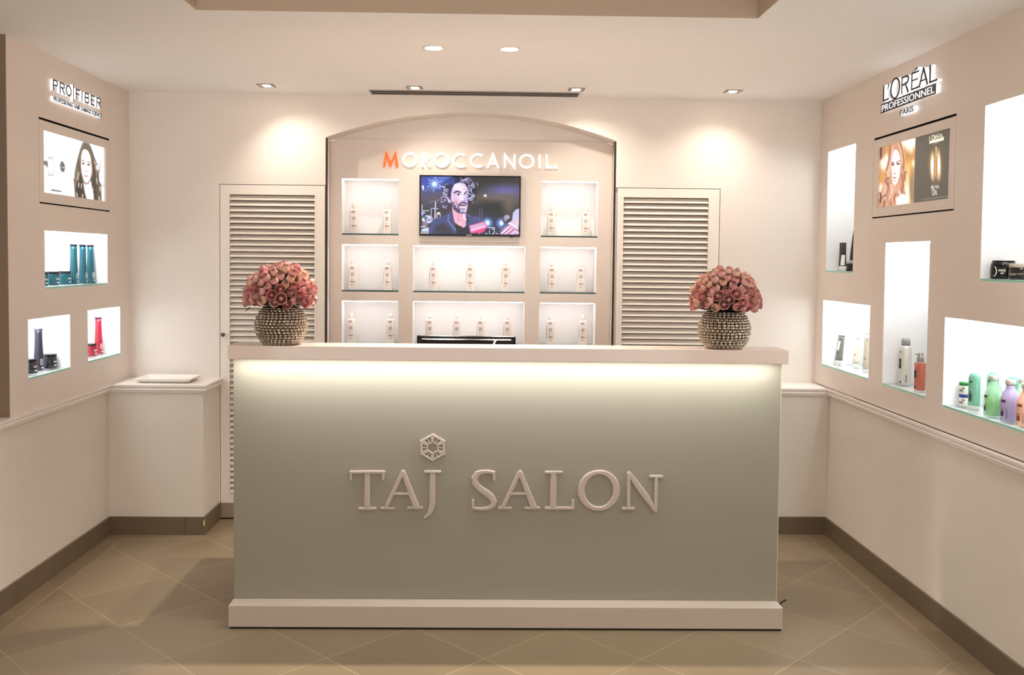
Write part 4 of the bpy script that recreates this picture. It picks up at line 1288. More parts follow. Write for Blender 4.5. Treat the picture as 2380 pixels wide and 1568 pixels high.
# emblem: six panels of a hexagon, each an outline with a central rib
mb = MB()
ecx, ecz, ER = -0.2160, 0.7605, 0.0585
def e2w(x, y, h): return (ecx + x, YG - h, ecz + y)
for k in range(6):
    a0, a1 = math.radians(30 + 60 * k + 3.5), math.radians(90 + 60 * k - 3.5)
    ro, ri = 0.90, 0.40
    b0, b1 = math.radians(30 + 60 * k + 8.5), math.radians(90 + 60 * k - 8.5)
    pts = [(ER * ro * math.cos(a0), ER * ro * math.sin(a0), 0.0110), (ER * ro * math.cos(a1), ER * ro * math.sin(a1), 0.0110),
           (ER * ri * math.cos(b1), ER * ri * math.sin(b1), 0.0075), (ER * ri * math.cos(b0), ER * ri * math.sin(b0), 0.0075)]
    mb.stroke(pts, e2w, 0.010, h0=-0.0003, closed=True, prof=PIL)
    am = math.radians(60 + 60 * k)
    mb.stroke([(ER * 0.36 * math.cos(am), ER * 0.36 * math.sin(am), 0.007), (ER * 0.76 * math.cos(am), ER * 0.76 * math.sin(am), 0.007)], e2w, 0.009, h0=-0.0003, prof=PIL)
mb.build('emblem', LETM, desk)

# monitor behind the counter, seen over its top, and its cable
mon = thing('computer_monitor', 'black glossy back of a computer monitor standing behind the counter', 'monitor', (-0.085, -1.15, 0.815))
mx0, mx1, my = -0.322, 0.1500, -1.10
mb = MB(); mb.box(mx0, mx1, my, my + 0.022, 0.905, 1.2020); mb.build('screen_frame', BLACKG, mon, bevel=0.006, seg=3)
mb = MB(); mb.prism([(mx0 + 0.012, 0.92), (mx1 - 0.012, 0.92), (mx1 - 0.012, 1.190), (mx0 + 0.012, 1.190)], lambda a, c, h: (a, h, c), my - 0.025, my)
mb.build('back_shell', BLACKG, mon, bevel=0.012, seg=3)
MB().box(mx0 + 0.012, mx1 - 0.012, my + 0.0221, my + 0.0228, 0.925, 1.188).build('screen', BLACKM, mon)
MB().box(-0.115, -0.055, my - 0.040, my - 0.0252, 0.835, 1.02).build('stand_neck', BLACKM, mon, bevel=0.004)
mb = MB().loft([(0.8152, 0.13, 0.085), (0.826, 0.13, 0.085), (0.836, 0.10, 0.06)], n=32)
mb.v = [(p[0] - 0.085, p[1] + my - 0.03, p[2]) for p in mb.v]; mb.build('stand_base', BLACKM, mon)
cb_ = MB()
cpts = []
for i in range(19):
    q = i / 18
    cpts.append((0.005 + 0.05 * q, -1.24 + 0.035 * math.sin(q * 2.2), 0.819 + 0.372 * math.sin(q * pi * 0.5)))
cb_.tube(cpts, 0.0045)
tag(cb_.build('cable', CORDW), 'white cable curling up in front of the computer monitor', 'cable')
wc = MB().tube([(1.305, -1.43, 0.004), (1.335, -1.412, 0.012), (1.362, -1.392, 0.028), (1.386, -1.377, 0.034)], 0.004)
tag(wc.build('wire_end', BLACKM), 'short black wire end poking out beside the right foot of the counter', 'wire')

# ------------------------------------------------------------------ white tray on the left ledge
tr = MB()
tx0, tx1, ty0, ty1 = -1.975, -1.655, -0.270, -0.060
zt = Z_R
def ring4(i, z): return [(tx0 + i, ty0 + i, z), (tx1 - i, ty0 + i, z), (tx1 - i, ty1 - i, z), (tx0 + i, ty1 - i, z)]
rows = [ring4(0.034, zt + 0.0002), ring4(0.020, zt + 0.006), ring4(0.0, zt + 0.0235), ring4(0.0, zt + 0.0265), ring4(0.006, zt + 0.027), ring4(0.030, zt + 0.010), ring4(0.042, zt + 0.0065)]
v = [p for r in rows for p in r]
f = [(i * 4 + k, i * 4 + (k + 1) % 4, (i + 1) * 4 + (k + 1) % 4, (i + 1) * 4 + k) for i in range(len(rows) - 1) for k in range(4)]
f += [(3, 2, 1, 0), tuple(4 * (len(rows) - 1) + k for k in range(4))]
tr.add(v, f)
tag(tr.build('serving_tray', CERAM, bevel=0.004, seg=3), 'white rectangular ceramic tray with a raised rim on the left ledge', 'tray')


# ------------------------------------------------------------------ bottles, jars and tubes (front towards -Y, base at the origin)
class Body:
    """a loft with known surface, so that printing can lie on it"""

    def __init__(s, secs, p=2.0, n=36):
        s.secs = secs; s.p = p; s.n = n

    def mesh(s, z0=None, z1=None, **k):
        return MB().loft(s.secs, n=s.n, p=s.p, **k)

    def at(s, th, z, eps):
        q = s.secs
        for i in range(len(q) - 1):
            if q[i][0] <= z <= q[i + 1][0]:
                t = (z - q[i][0]) / max(1e-9, q[i + 1][0] - q[i][0])
                g = [q[i][j] + (q[i + 1][j] - q[i][j]) * t if len(q[i]) > j else 0 for j in range(1, 5)]
                break
        else:
            g = list(q[-1][1:]) + [0, 0]
        c, d = math.cos(th), math.sin(th)
        return (g[2] + (g[0] + eps) * math.copysign(abs(c) ** (2 / s.p), c), g[3] + (g[1] + eps) * math.copysign(abs(d) ** (2 / s.p), d), z)

    def patch(s, mb, x0, x1, z0, z1, mi=0, eps=0.0004, nu=6, nv=2):
        """x measured from the front centre as an angle-like fraction of the half width (-1..1)"""
        def th(x): return -pi / 2 + math.asin(max(-0.999, min(0.999, abs(x) ** (s.p / 2)))) * (1 if x > 0 else -1)
        v = [s.at(th(x0 + (x1 - x0) * i / nu), z0 + (z1 - z0) * j / nv, eps) for j in range(nv + 1) for i in range(nu + 1)]
        w = nu + 1
        f = [(j * w + i, j * w + i + 1, (j + 1) * w + i + 1, (j + 1) * w + i) for j in range(nv) for i in range(nu)]
        mb.add(v, f, mi, True)

    def pen(s, mb, pts, w, aspect, mi=0, eps=0.0005):
        """flat pen stroke on the surface; x in half-width units, z in metres, w in metres"""
        def th(x): return -pi / 2 + math.asin(max(-0.999, min(0.999, abs(x) ** (s.p / 2)))) * (1 if x > 0 else -1)
        for (xa, za), (xb, zb) in zip(pts[:-1], pts[1:]):
            dx, dz = (xb - xa) * aspect, zb - za
            l = math.hypot(dx, dz); nx, nz = -dz / l * w / 2 / aspect, dx / l * w / 2
            q = [(xa - nx, za - nz), (xb - nx, zb - nz), (xb + nx, zb + nz), (xa + nx, za + nz)]
            mb.add([s.at(th(a), b, eps) for a, b in q], [(0, 1, 2, 3)], mi)


WHITEP = mat('white bottle plastic', (238, 229, 222), rough=0.35)
CAPW = mat('pearl bottle cap', (222, 214, 205), rough=0.3)
INKO = mat('copper print', (140, 62, 36), rough=0.4)
INKG = mat('grey print', (126, 120, 112), rough=0.5)
INKW = mat('white print', (240, 240, 240), rough=0.5)
INKK = mat('black print', (30, 30, 34), rough=0.5)

# white oil bottle
ob = Body([(0, 0.0255, 0.0165), (0.002, 0.0275, 0.0185), (0.075, 0.0272, 0.0182), (0.145, 0.0262, 0.0172), (0.149, 0.0255, 0.0165), (0.1515, 0.022, 0.013), (0.152, 0.012, 0.011)], p=3.2)
proto = thing('shampoo_bottle', 'x', 'bottle', (0, 0, 0))
ob.mesh().build('bottle_body', WHITEP, proto)
MB().loft([(0.152, 0.0115, 0.0105), (0.154, 0.0122, 0.0112), (0.1835, 0.0118, 0.0108), (0.185, 0.0105, 0.0096)], n=28).build('cap', CAPW, proto)
mb = MB()
ob.pen(mb, [(-0.46, 0.1245), (-0.32, 0.1405), (-0.09, 0.1260), (0.14, 0.1405), (0.28, 0.1245)], 0.0027, 0.027)
mb.build('letter_mark', INKO, proto)
mb = MB()
for z, a, b, m_ in ((0.101, -0.38, 0.42, 0), (0.0965, -0.38, 0.36, 0), (0.092, -0.38, 0.45, 0), (0.0875, -0.38, 0.30, 0), (0.082, -0.38, 0.30, 0), (0.066, -0.38, 0.12, 0), (0.0515, -0.38, 0.10, 1), (0.048, -0.38, 0.62, 1), (0.044, -0.38, 0.50, 1), (0.030, -0.38, 0.25, 1)):
    ob.patch(mb, a, b, z, z + 0.0022, m_)
ob.patch(mb, -0.86, -0.80, 0.04, 0.115, 0)
mb.build('label_print', [INKG, INKO], proto)
SPOTS = [('tl', -0.8145, 'left'), ('tl', -0.6070, 'right'), ('tr', 0.4065, 'left'), ('tr', 0.6185, 'right'), ('ml', -0.8215, 'left'), ('ml', -0.6040, 'right'),
         ('mc', -0.3212, 'left'), ('mc', -0.0928, 'middle'), ('mc', 0.1245, 'right'), ('mr', 0.4130, 'left'), ('mr', 0.5945, 'right'), ('bl', -0.8270, 'left'), ('bl', -0.5835, 'right'),
         ('bc', -0.3420, 'leftmost'), ('bc', -0.1711, 'second from left'), ('bc', -0.0256, 'third from left'), ('bc', 0.1390, 'rightmost'), ('br', 0.4080, 'left'), ('br', 0.6105, 'right')]
for i, (k, x, w) in enumerate(SPOTS):
    lab = 'white bottle with copper M, %s one in the %s niche of the display unit' % (w, SHELF_N[k])
    if k == 'bc': lab = 'white bottle with copper M above the black monitor, %s of four' % w
    rz = rnd.uniform(-0.22, 0.12)
    loc = (x, 0.25, SH_TOP[k])
    if i == 0:
        place(proto, loc, rz); proto['label'] = lab; proto['group'] = 'white bottles in the display unit'
    else:
        dup(proto, loc, rz, lab)

RL, RRT = pi / 2, -pi / 2      # facing the room from the left / right wall
# waisted bottles of the left wall
wbody = Body([(0, 0.0215, 0.0190), (0.003, 0.0238, 0.0210), (0.03, 0.0236, 0.0205), (0.07, 0.0222, 0.0190), (0.11, 0.0195, 0.0170), (0.15, 0.0178, 0.0158), (0.180, 0.0174, 0.0156), (0.199, 0.0178, 0.0160)], p=2.3)


def waisted(name, c, capc, label, group, rough=0.16):
    t = thing(name, label, 'bottle', (0, 0, 0), 0, group)
    m = mat(c[1], c[0], rough=rough, var=0.08, vscale=30, metal=0.15, coat=0.4)
    wbody.mesh().build('bottle_body', m, t)
    MB().loft([(0.199, 0.0184, 0.0166), (0.2085, 0.0188, 0.0170), (0.2105, 0.0176, 0.0158)], n=32, p=2.3).build('cap', capc, t)
    mb = MB()
    for z, a, b in ((0.055, -0.35, 0.45), (0.0485, -0.35, 0.40), (0.042, -0.35, 0.48), (0.0355, -0.35, 0.42), (0.029, -0.3, 0.3)):
        wbody.patch(mb, a, b, z, z + 0.0028)
    wbody.patch(mb, -0.05, 0.40, 0.012, 0.019)
    mb.build('label_print', INKW, t)
    return t


DCAP = mat('smoked dark cap', (44, 40, 54), rough=0.2)
w1 = waisted('shampoo_bottle', ((26, 98, 114), 'teal pearl plastic'), DCAP, 'tall teal bottle beside the jars, leftmost of three in the upper left-wall niche', 'teal bottles on the left wall')
place(w1, (XL - 0.075, -0.580, SH_TOP['la']), RL - 0.15)
dup(w1, (XL - 0.080, -0.457, SH_TOP['la']), RL - 0.1, 'tall teal bottle in the middle of the three in the upper left-wall niche')
dup(w1, (XL - 0.082, -0.339 - 0.014, SH_TOP['la']), RL - 0.35, 'tall teal bottle rightmost of the three in the upper left-wall niche')
w2 = waisted('shampoo_bottle', ((58, 54, 74), 'smoky violet plastic'), mat('pale violet cap', (126, 122, 140), rough=0.25), 'tall smoky violet bottle between two black jars in the lower left-wall niche', None)
place(w2, (XL - 0.085, -0.956, SH_TOP['lb']), RL - 0.45)
w3 = waisted('shampoo_bottle', ((180, 38, 62), 'crimson plastic'), mat('dark red cap', (92, 44, 52), rough=0.25), 'tall crimson bottle beside a small crimson jar in the left wall', None)
place(w3, (XL - 0.098, -0.215, SH_TOP['lc']), RL - 0.4)

jb = Body([(0, 0.029, 0.029), (0.003, 0.0325, 0.0325), (0.030, 0.0325, 0.0325), (0.0555, 0.0305, 0.0305), (0.058, 0.0295, 0.0295)], p=2.6)


def hair_jar(c, lidc, label, group=None, name='cream_jar'):
    t = thing(name, label, 'jar', (0, 0, 0), 0, group)
    jb.mesh().build('jar_body', mat(c[1], c[0], rough=0.16, coat=0.4, var=0.06, vscale=30), t)
    MB().loft([(0.0581, 0.0290, 0.0290), (0.0590, 0.0312, 0.0312), (0.0685, 0.0312, 0.0312), (0.0700, 0.0300, 0.0300)], n=36, p=2.6).build('lid', lidc, t)
    mb = MB()
    jb.patch(mb, -0.15, 0.5, 0.034, 0.0365); jb.patch(mb, -0.15, 0.45, 0.029, 0.0315); jb.patch(mb, 0.0, 0.38, 0.012, 0.018)
    mb.build('label_print', INKW, t)
    return t


j1 = hair_jar(((22, 92, 106), 'teal jar plastic'), DCAP, 'squat teal jar with a dark lid touching the teal bottles', 'teal jars on the left wall')
place(j1, (XL - 0.085, -0.672, SH_TOP['la']), RL - 0.4)
dup(j1, (XL - 0.085, -0.805, SH_TOP['la']), RL - 0.4, 'squat teal jar with a dark lid, middle of the three teal jars')
dup(j1, (XL - 0.085, -0.925, SH_TOP['la']), RL - 0.4, 'squat teal jar with a dark lid, half hidden at the left edge of its niche')
BLK = ((28, 26, 38), 'black violet jar plastic')
j2 = hair_jar(BLK, mat('black jar lid', (26, 24, 30), rough=0.2), 'black jar left of the smoky violet bottle', 'black jars on the left wall')
place(j2, (XL - 0.078, -1.062, SH_TOP['lb']), RL - 0.4)
dup(j2, (XL - 0.085, -0.842, SH_TOP['lb']), RL - 0.4, 'black jar right of the smoky violet bottle')
j3 = hair_jar(((160, 26, 52), 'crimson jar plastic'), mat('black red lid', (40, 18, 24), rough=0.2), 'squat crimson jar with a black lid beside the tall crimson bottle')
place(j3, (XL - 0.096, -0.329, SH_TOP['lc']), RL - 0.4)


# tubes: round cap at the foot, flattened crimp at the top
def tube_body(w0, h0, z0, z1, w1, lean=0.0):
    secs = []
    for i in range(9):
        t = i / 8
        secs.append((z0 + (z1 - z0) * t, w0 + (w1 - w0) * t, h0 * (1 - t) ** 0.8 + 0.0012, 0.0, lean * t))
    return Body(secs, p=2.0)


def squeeze_tube(label, w, z_cap, h, bodym, capm, lean=0.0, group=None, ink=INKG, lines=True):
    t = thing('squeeze_tube', label, 'tube', (0, 0, 0), 0, group)
    tb = tube_body(w / 2, w / 2 * 0.62, z_cap, h - 0.008, w / 2 * 1.05, lean)
    m = tb.mesh(); m.build('tube_body', bodym, t)
    mb = MB(); cr = MB()
    cr.box(-w / 2 * 1.05, w / 2 * 1.05, lean - 0.0012, lean + 0.0012, h - 0.008, h); cr.build('crimp', bodym, t)
    MB().loft([(0, w / 2 * 0.92, w / 2 * 0.60), (z_cap - 0.001, w / 2 * 0.97, w / 2 * 0.62)], n=32).build('cap', capm, t)
    if lines:
        hh = h - z_cap
        for z, a, b in ((0.84, -0.3, 0.3), (0.79, -0.25, 0.2), (0.30, -0.5, 0.1), (0.25, -0.5, 0.2), (0.10, -0.5, -0.2)):
            tb.patch(mb, a, b, z_cap + hh * z, z_cap + hh * z + 0.004)
        mb.build('label_print', ink, t)
    return t, tb


GREYT = mat('grey tube plastic', (120, 118, 114), rough=0.3, var=0.1, vscale=20)
DARKT = mat('charcoal tube plastic', (52, 47, 48), rough=0.28)
WHITET = mat('white tube plastic', (240, 238, 232), rough=0.35)
BEIGET = mat('pearl beige tube plastic', (206, 196, 178), rough=0.3)
CLEARW = mat('milky cap', (238, 238, 236), rough=0.25)
# high right niche
t1, tb1 = squeeze_tube('charcoal tube with a small white price card on it, high in the right wall', 0.052, 0.026, 0.161, DARKT, CLEARW, group=None, ink=INKW, lines=False)
mb = MB(); tb1.patch(mb, 0.10, 0.92, 0.030, 0.090, eps=0.0008); mb.build('price_card', INKW, t1)
place(t1, (XR + 0.085, -0.170, SH_TOP['ra']), RRT + 0.35)
t2, tb2 = squeeze_tube('tall black tube with a wedge top and grey cap, high in the right wall', 0.050, 0.060, 0.224, mat('brown black tube', (44, 34, 32), rough=0.25), mat('taupe cap', (186, 176, 168), rough=0.35), ink=INKG)
place(t2, (XR + 0.085, -0.318, SH_TOP['ra']), RRT - 0.38)
jt = thing('cream_jar', 'tiny black jar with a taupe lid before the tall black tube', 'jar')
MB().loft([(0, 0.019, 0.019), (0.002, 0.021, 0.021), (0.040, 0.021, 0.021), (0.042, 0.0195, 0.0195)], n=28).build('jar_body', mat('black brown jar', (40, 32, 32), rough=0.2), jt)
MB().loft([(0.0421, 0.0185, 0.0185), (0.0425, 0.0202, 0.0202), (0.056, 0.0202, 0.0202), (0.057, 0.019, 0.019)], n=28).build('lid', mat('taupe lid', (188, 178, 170), rough=0.35), jt)
mb = MB(); Body([(0, 0.021, 0.021), (0.05, 0.021, 0.021)]).patch(mb, -0.7, 0.5, 0.016, 0.024); mb.build('label_print', INKG, jt)
place(jt, (XR + 0.040, -0.400, SH_TOP['ra']), RRT)

# low square niche beside the corner
t3, tb3 = squeeze_tube('grey tube with a white sticker, leftmost in the low square niche of the right wall', 0.050, 0.028, 0.171, GREYT, CLEARW, lean=0.016, ink=INKK)
mb = MB(); tb3.patch(mb, -0.6, 0.15, 0.086, 0.138, eps=0.0008); mb.build('sticker', INKW, t3)
place(t3, (XR + 0.085, -0.152, SH_TOP['rb']), RRT + 0.35)
t4, _ = squeeze_tube('white tube standing in the middle of the low square niche of the right wall', 0.046, 0.030, 0.196, mat('ivory tube plastic', (226, 218, 204), rough=0.35), CLEARW, lean=0.016, ink=INKG)
place(t4, (XR + 0.110, -0.345, SH_TOP['rb']), RRT + 0.4)
t5, _ = squeeze_tube('pearl beige tube, rightmost in the low square niche of the right wall', 0.044, 0.024, 0.214, BEIGET, CLEARW, lean=0.010, ink=INKG)
place(t5, (XR + 0.085, -0.548, SH_TOP['rb']), RRT + 0.55)
t6, _ = squeeze_tube('thin white tube just left of the pearl beige tube', 0.036, 0.022, 0.196, WHITET, CLEARW, lean=0.012, ink=INKG)
place(t6, (XR + 0.140, -0.455, SH_TOP['rb']), RRT + 0.5)
bx = thing('carton', 'small white carton lying at the foot of the grey tube', 'box')
MB().box(-0.026, 0.026, -0.014, 0.014, 0, 0.030).build('box_body', mat('white card', (238, 236, 232), rough=0.5), bx, bevel=0.0008)
MB().box(0.006, 0.012, -0.0146, -0.0139, 0.008, 0.014).build('printed_mark', INKK, bx)
place(bx, (XR + 0.052, -0.262, SH_TOP['rb']), RRT + 0.4)

# tall narrow niche: aerosol and pump bottle
ae = thing('spray_can', 'silver aerosol can with a grey cap in the tall narrow right-wall niche', 'spray can')
ab = Body([(0, 0.0265, 0.0265), (0.003, 0.0285, 0.0285), (0.178, 0.0285, 0.0285), (0.187, 0.0262, 0.0262), (0.192, 0.0215, 0.0215)])
ab.mesh().build('can_body', mat('satin silver aluminium', (222, 221, 214), rough=0.34, metal=0.25), ae)
MB().loft([(0.1921, 0.0208, 0.0208), (0.218, 0.0205, 0.0205), (0.2255, 0.018, 0.018), (0.228, 0.011, 0.011)], n=36).build('cap', mat('grey cap', (160, 160, 158), rough=0.3), ae)
mb = MB()
ab.patch(mb, -0.62, 0.02, 0.080, 0.128, 0); ab.patch(mb, -0.55, 0.05, 0.160, 0.165, 1); ab.patch(mb, -0.50, 0.0, 0.154, 0.157, 1)
ab.patch(mb, -0.25, 0.05, 0.008, 0.018, 0); ab.patch(mb, 0.72, 0.84, 0.012, 0.05, 1); ab.patch(mb, -0.45, -0.1, 0.110, 0.114, 2); ab.patch(mb, -0.45, -0.12, 0.100, 0.104, 2)
mb.build('printed_panel', [INKK, INKG, mat('gold print', (170, 140, 80), rough=0.4)], ae)
place(ae, (XR + 0.090, -1.005, SH_TOP['rc']), RRT + 0.45)
pu = thing('pump_bottle', 'orange-red pump bottle with a silver pump head, right of the aerosol can', 'bottle')
pb = Body([(0, 0.022, 0.016), (0.002, 0.0242, 0.018), (0.125, 0.0242, 0.018), (0.128, 0.023, 0.017), (0.1285, 0.014, 0.012)], p=4.0)
pb.mesh().build('bottle_body', mat('amber red liquid bottle', (204, 112, 88), rough=0.1, coat=0.6, sss=0.25), pu)
MB().loft([(0.1286, 0.0242, 0.0180), (0.1325, 0.0242, 0.0180)], n=36, p=4).build('shoulder_band', mat('pale band', (240, 212, 196), rough=0.3), pu)
pg = MB().loft([(0.1326, 0.0165, 0.0165), (0.158, 0.0162, 0.0162), (0.160, 0.013, 0.013), (0.1605, 0.0125, 0.0125), (0.174, 0.012, 0.012), (0.176, 0.010, 0.010)], n=30)
pg.box(-0.004, 0.004, -0.030, 0.0, 0.166, 0.173)
pg.build('pump_head', mat('silver pump plastic', (168, 164, 160), rough=0.3, metal=0.4), pu)
mb = MB(); pb.patch(mb, -0.85, -0.15, 0.058, 0.092, 0); pb.patch(mb, -0.6, -0.2, 0.010, 0.020, 0); pb.patch(mb, -0.7, -0.3, 0.074, 0.078, 1); mb.build('printed_panel', [INKK, INKG], pu)
place(pu, (XR + 0.072, -1.203, SH_TOP['rc']), RRT + 0.35)

# wide low niche at the right
zb = SH_TOP['rd']
TUBJ = Body([(0, 0.019, 0.019), (0.003, 0.0215, 0.0215), (0.036, 0.0222, 0.0222), (0.038, 0.0210, 0.0210)])


def tub(lid, label):
    t = thing('cream_jar', label, 'jar')
    TUBJ.mesh().build('jar_body', mat('white tub plastic', (236, 234, 228), rough=0.3), t)
    MB().loft([(0.0381, 0.0225, 0.0225), (0.0500, 0.0225, 0.0225), (0.0515, 0.0212, 0.0212)], n=32).build('lid', lid, t)
    mb = MB(); TUBJ.patch(mb, -0.5, 0.3, 0.012, 0.022); TUBJ.patch(mb, 0.1, 0.6, 0.024, 0.031); mb.build('label_print', INKG, t)
    return t


q = tub(mat('blue lid', (52, 66, 150), rough=0.3), 'white tub with a blue lid at the bottom of the stack of two'); place(q, (XR + 0.078, -1.606, zb), RRT + 0.5)
q = tub(mat('green lid', (34, 128, 58), rough=0.3), 'white tub with a green lid on top of the blue-lidded one'); place(q, (XR + 0.076, -1.609, zb + 0.0517), RRT + 0.5)

MINT = mat('mint pearl plastic', (122, 184, 158), rough=0.22, coat=0.3)
cp = thing('shampoo_bottle', 'round-topped mint bottle nearest the white tubs', 'bottle', (0, 0, 0), 0, 'mint bottles on the right wall')
secs = [(0.022, 0.0255, 0.0165)]
for i in range(1, 8): secs.append((0.022 + 0.016 * i, 0.0255, 0.0165 - 0.0002 * i))
for i in range(1, 9):
    a = i / 8 * pi / 2
    secs.append((0.134 + 0.0265 * math.sin(a), max(0.0005, 0.0255 * math.cos(a)), max(0.0005, 0.0151 * math.cos(a))))
cbod = Body(secs); cbod.mesh().build('bottle_body', MINT, cp)
MB().loft([(0, 0.0240, 0.0155), (0.002, 0.0255, 0.0165), (0.0218, 0.0257, 0.0167)], n=36).build('cap', mat('clear grey cap', (196, 204, 200), rough=0.2), cp)
mb = MB(); cbod.patch(mb, -0.5, 0.05, 0.116, 0.124); cbod.patch(mb, -0.4, -0.05, 0.074, 0.080); cbod.patch(mb, -0.55, -0.05, 0.040, 0.070); cbod.patch(mb, 0.05, 0.15, 0.040, 0.072); mb.build('label_print', mat('dark green print', (44, 74, 62), rough=0.5), cp)
place(cp, (XR + 0.055, -1.727, zb), RRT + 0.45)
dup(cp, (XR + 0.145, -1.702, zb), RRT + 0.45, 'round-topped mint bottle directly behind the clear green bottle')
dup(cp, (XR + 0.150, -1.845, zb), RRT + 0.45, 'round-topped mint bottle directly behind the lilac bottle')

fl = Body([(0, 0.031, 0.031), (0.003, 0.0345, 0.0345), (0.082, 0.0345, 0.0345), (0.094, 0.0325, 0.0325), (0.110, 0.0260, 0.0260), (0.124, 0.0180, 0.0180), (0.132, 0.0155, 0.0155), (0.143, 0.0150, 0.0150)])
CAPG = mat('silver grey cap', (186, 180, 172), rough=0.35, metal=0.2)
INKP = mat('dark plum print', (62, 48, 84), rough=0.5)
INKBR = mat('brown print', (120, 64, 44), rough=0.5)


def flask(bm_, label, group=None, ink=INKK, liquid=None, word=True):
    t = thing('shampoo_bottle', label, 'bottle', (0, 0, 0), 0, group)
    fl.mesh().build('bottle_body', bm_, t)
    MB().loft([(0.1431, 0.0180, 0.0180), (0.1445, 0.0186, 0.0186), (0.1600, 0.0186, 0.0186), (0.1615, 0.0175, 0.0175)], n=32).build('cap', CAPG, t)
    mb = MB()
    fl.patch(mb, -0.55, 0.05, 0.074, 0.084); fl.patch(mb, -0.6, -0.1, 0.044, 0.047); fl.patch(mb, -0.6, -0.15, 0.020, 0.040)
    fl.patch(mb, -0.62, -0.5, 0.006, 0.012)
    mb.build('label_print', ink, t)
    if word:
        def thx(x): return -pi / 2 + x
        mb = MB()
        text_mesh(mb, 'expert', lambda a, b, h: fl.at(-pi / 2 - b, a, 0.0003 + h), 0.012, 0.054, -0.32, -0.08, 0.0, 0.0003)
        mb.build('printed_word', ink, t)
    if liquid:
        Body([(0.004, 0.0300, 0.0300), (0.075, 0.0305, 0.0305)]).mesh().build('liquid', liquid, t)
    return t


GREENC = mat('clear green plastic', (190, 232, 192), rough=0.08, alpha=0.42, coat=0.5)
GREENL = mat('green shampoo', (104, 178, 84), rough=0.2, sss=0.2)
fa = flask(GREENC, 'clear green bottle with a grey cap between the mint and lilac bottles', 'clear green bottles on the right wall', mat('deep green print', (30, 78, 50), rough=0.5), GREENL, word=False)
place(fa, (XR + 0.068, -1.852, zb), RRT + 0.35)
dup(fa, (XR + 0.142, -1.932, zb), RRT + 0.35, 'clear green bottle peeking out behind the lilac and peach bottles')
fb = flask(mat('lilac plastic', (168, 156, 192), rough=0.3), 'lilac bottle with a grey cap in the wide low niche', None, INKP)
place(fb, (XR + 0.066, -1.975, zb), RRT + 0.55)
fc = flask(mat('peach plastic', (222, 168, 146), rough=0.3), 'peach bottle cut off by the right edge of the photo', None, INKBR)
place(fc, (XR + 0.066, -2.086, zb), RRT + 0.55)

# big high niche at the right: two black jars
kj = thing('cream_jar', 'wide black jar with a white crescent mark in the big high right-wall niche', 'jar')
kb = Body([(0, 0.040, 0.040), (0.004, 0.046, 0.046), (0.030, 0.047, 0.047), (0.056, 0.045, 0.045), (0.066, 0.0415, 0.0415)], p=2.4)
kb.mesh().build('jar_body', mat('black jar glass', (24, 24, 26), rough=0.15), kj)
MB().loft([(0.0661, 0.0410, 0.0410), (0.0715, 0.0400, 0.0400), (0.0725, 0.038, 0.038)], n=36, p=2.4).build('lid', BLACKG, kj)
mb = MB(); kb.patch(mb, -0.30, 0.25, 0.030, 0.038, 0); kb.patch(mb, -0.12, 0.06, 0.020, 0.025, 1)
kb.pen(mb, [(-0.62, 0.010), (-0.50, 0.017), (-0.44, 0.026), (-0.44, 0.034), (-0.50, 0.043), (-0.60, 0.049)], 0.0032, 0.046, 1)
mb.build('printed_mark', [mat('sage print', (170, 182, 160), rough=0.5), INKW], kj)
place(kj, (XR + 0.056, -1.914, SH_TOP['re']), RRT + 1.0)
kk = thing('cream_jar', 'black jar with a sand-coloured lid, right of the crescent-marked jar', 'jar')
kc = Body([(0, 0.038, 0.038), (0.004, 0.0425, 0.0425), (0.044, 0.0425, 0.0425), (0.046, 0.040, 0.040)], p=2.3)
kc.mesh().build('jar_body', mat('dark brown jar', (40, 34, 32), rough=0.2), kk)
MB().loft([(0.0461, 0.0400, 0.0400), (0.047, 0.0415, 0.0415), (0.0605, 0.0415, 0.0415), (0.0615, 0.040, 0.040)], n=36, p=2.3).build('lid', mat('sand lid', (190, 184, 166), rough=0.35), kk)
mb = MB(); kc.patch(mb, -0.85, -0.15, 0.016, 0.025); kc.patch(mb, -0.1, 0.4, 0.020, 0.024); mb.build('label_print', INKG, kk)
place(kk, (XR + 0.066, -2.020, SH_TOP['re']), RRT + 0.8)


# ------------------------------------------------------------------ vases and roses
VASEIN = mat('dark mirrored vase wall', (46, 38, 31), rough=0.25, metal=0.7)
CRYST = mat('smoky champagne crystal', (178, 166, 150), rough=0.14, metal=0.85)
LEAFD = mat('dark rose leaves', (30, 34, 22), rough=0.5, var=0.2, vscale=40)


def v_r(z): return 0.1045 * math.sqrt(max(0.0, 1 - ((z - 0.080) / 0.098) ** 2))


vase = thing('crystal_vase', 'round crystal-beaded vase on the left end of the counter', 'vase', (0, 0, 0), 0, 'crystal vases on the counter')
secs = [(0.0, v_r(0.0) - 0.004, v_r(0.0) - 0.004)] + [(0.158 * i / 16, v_r(0.158 * i / 16), v_r(0.158 * i / 16)) for i in range(1, 17)]
mb = MB().loft(secs, n=48, cap1=False)
mb.loft([(z, max(0.01, a - 0.004), max(0.01, b - 0.004)) for z, a, b in secs[::-1]], n=48, cap0=False)
mb.build('vase_body', VASEIN, vase)
bt = bmesh.new(); bmesh.ops.create_icosphere(bt, subdivisions=2, radius=1.0)
IV = [v.co.copy() for v in bt.verts]; IF = [tuple(v.index for v in f.verts) for f in bt.faces]; bt.free()
beads = MB()
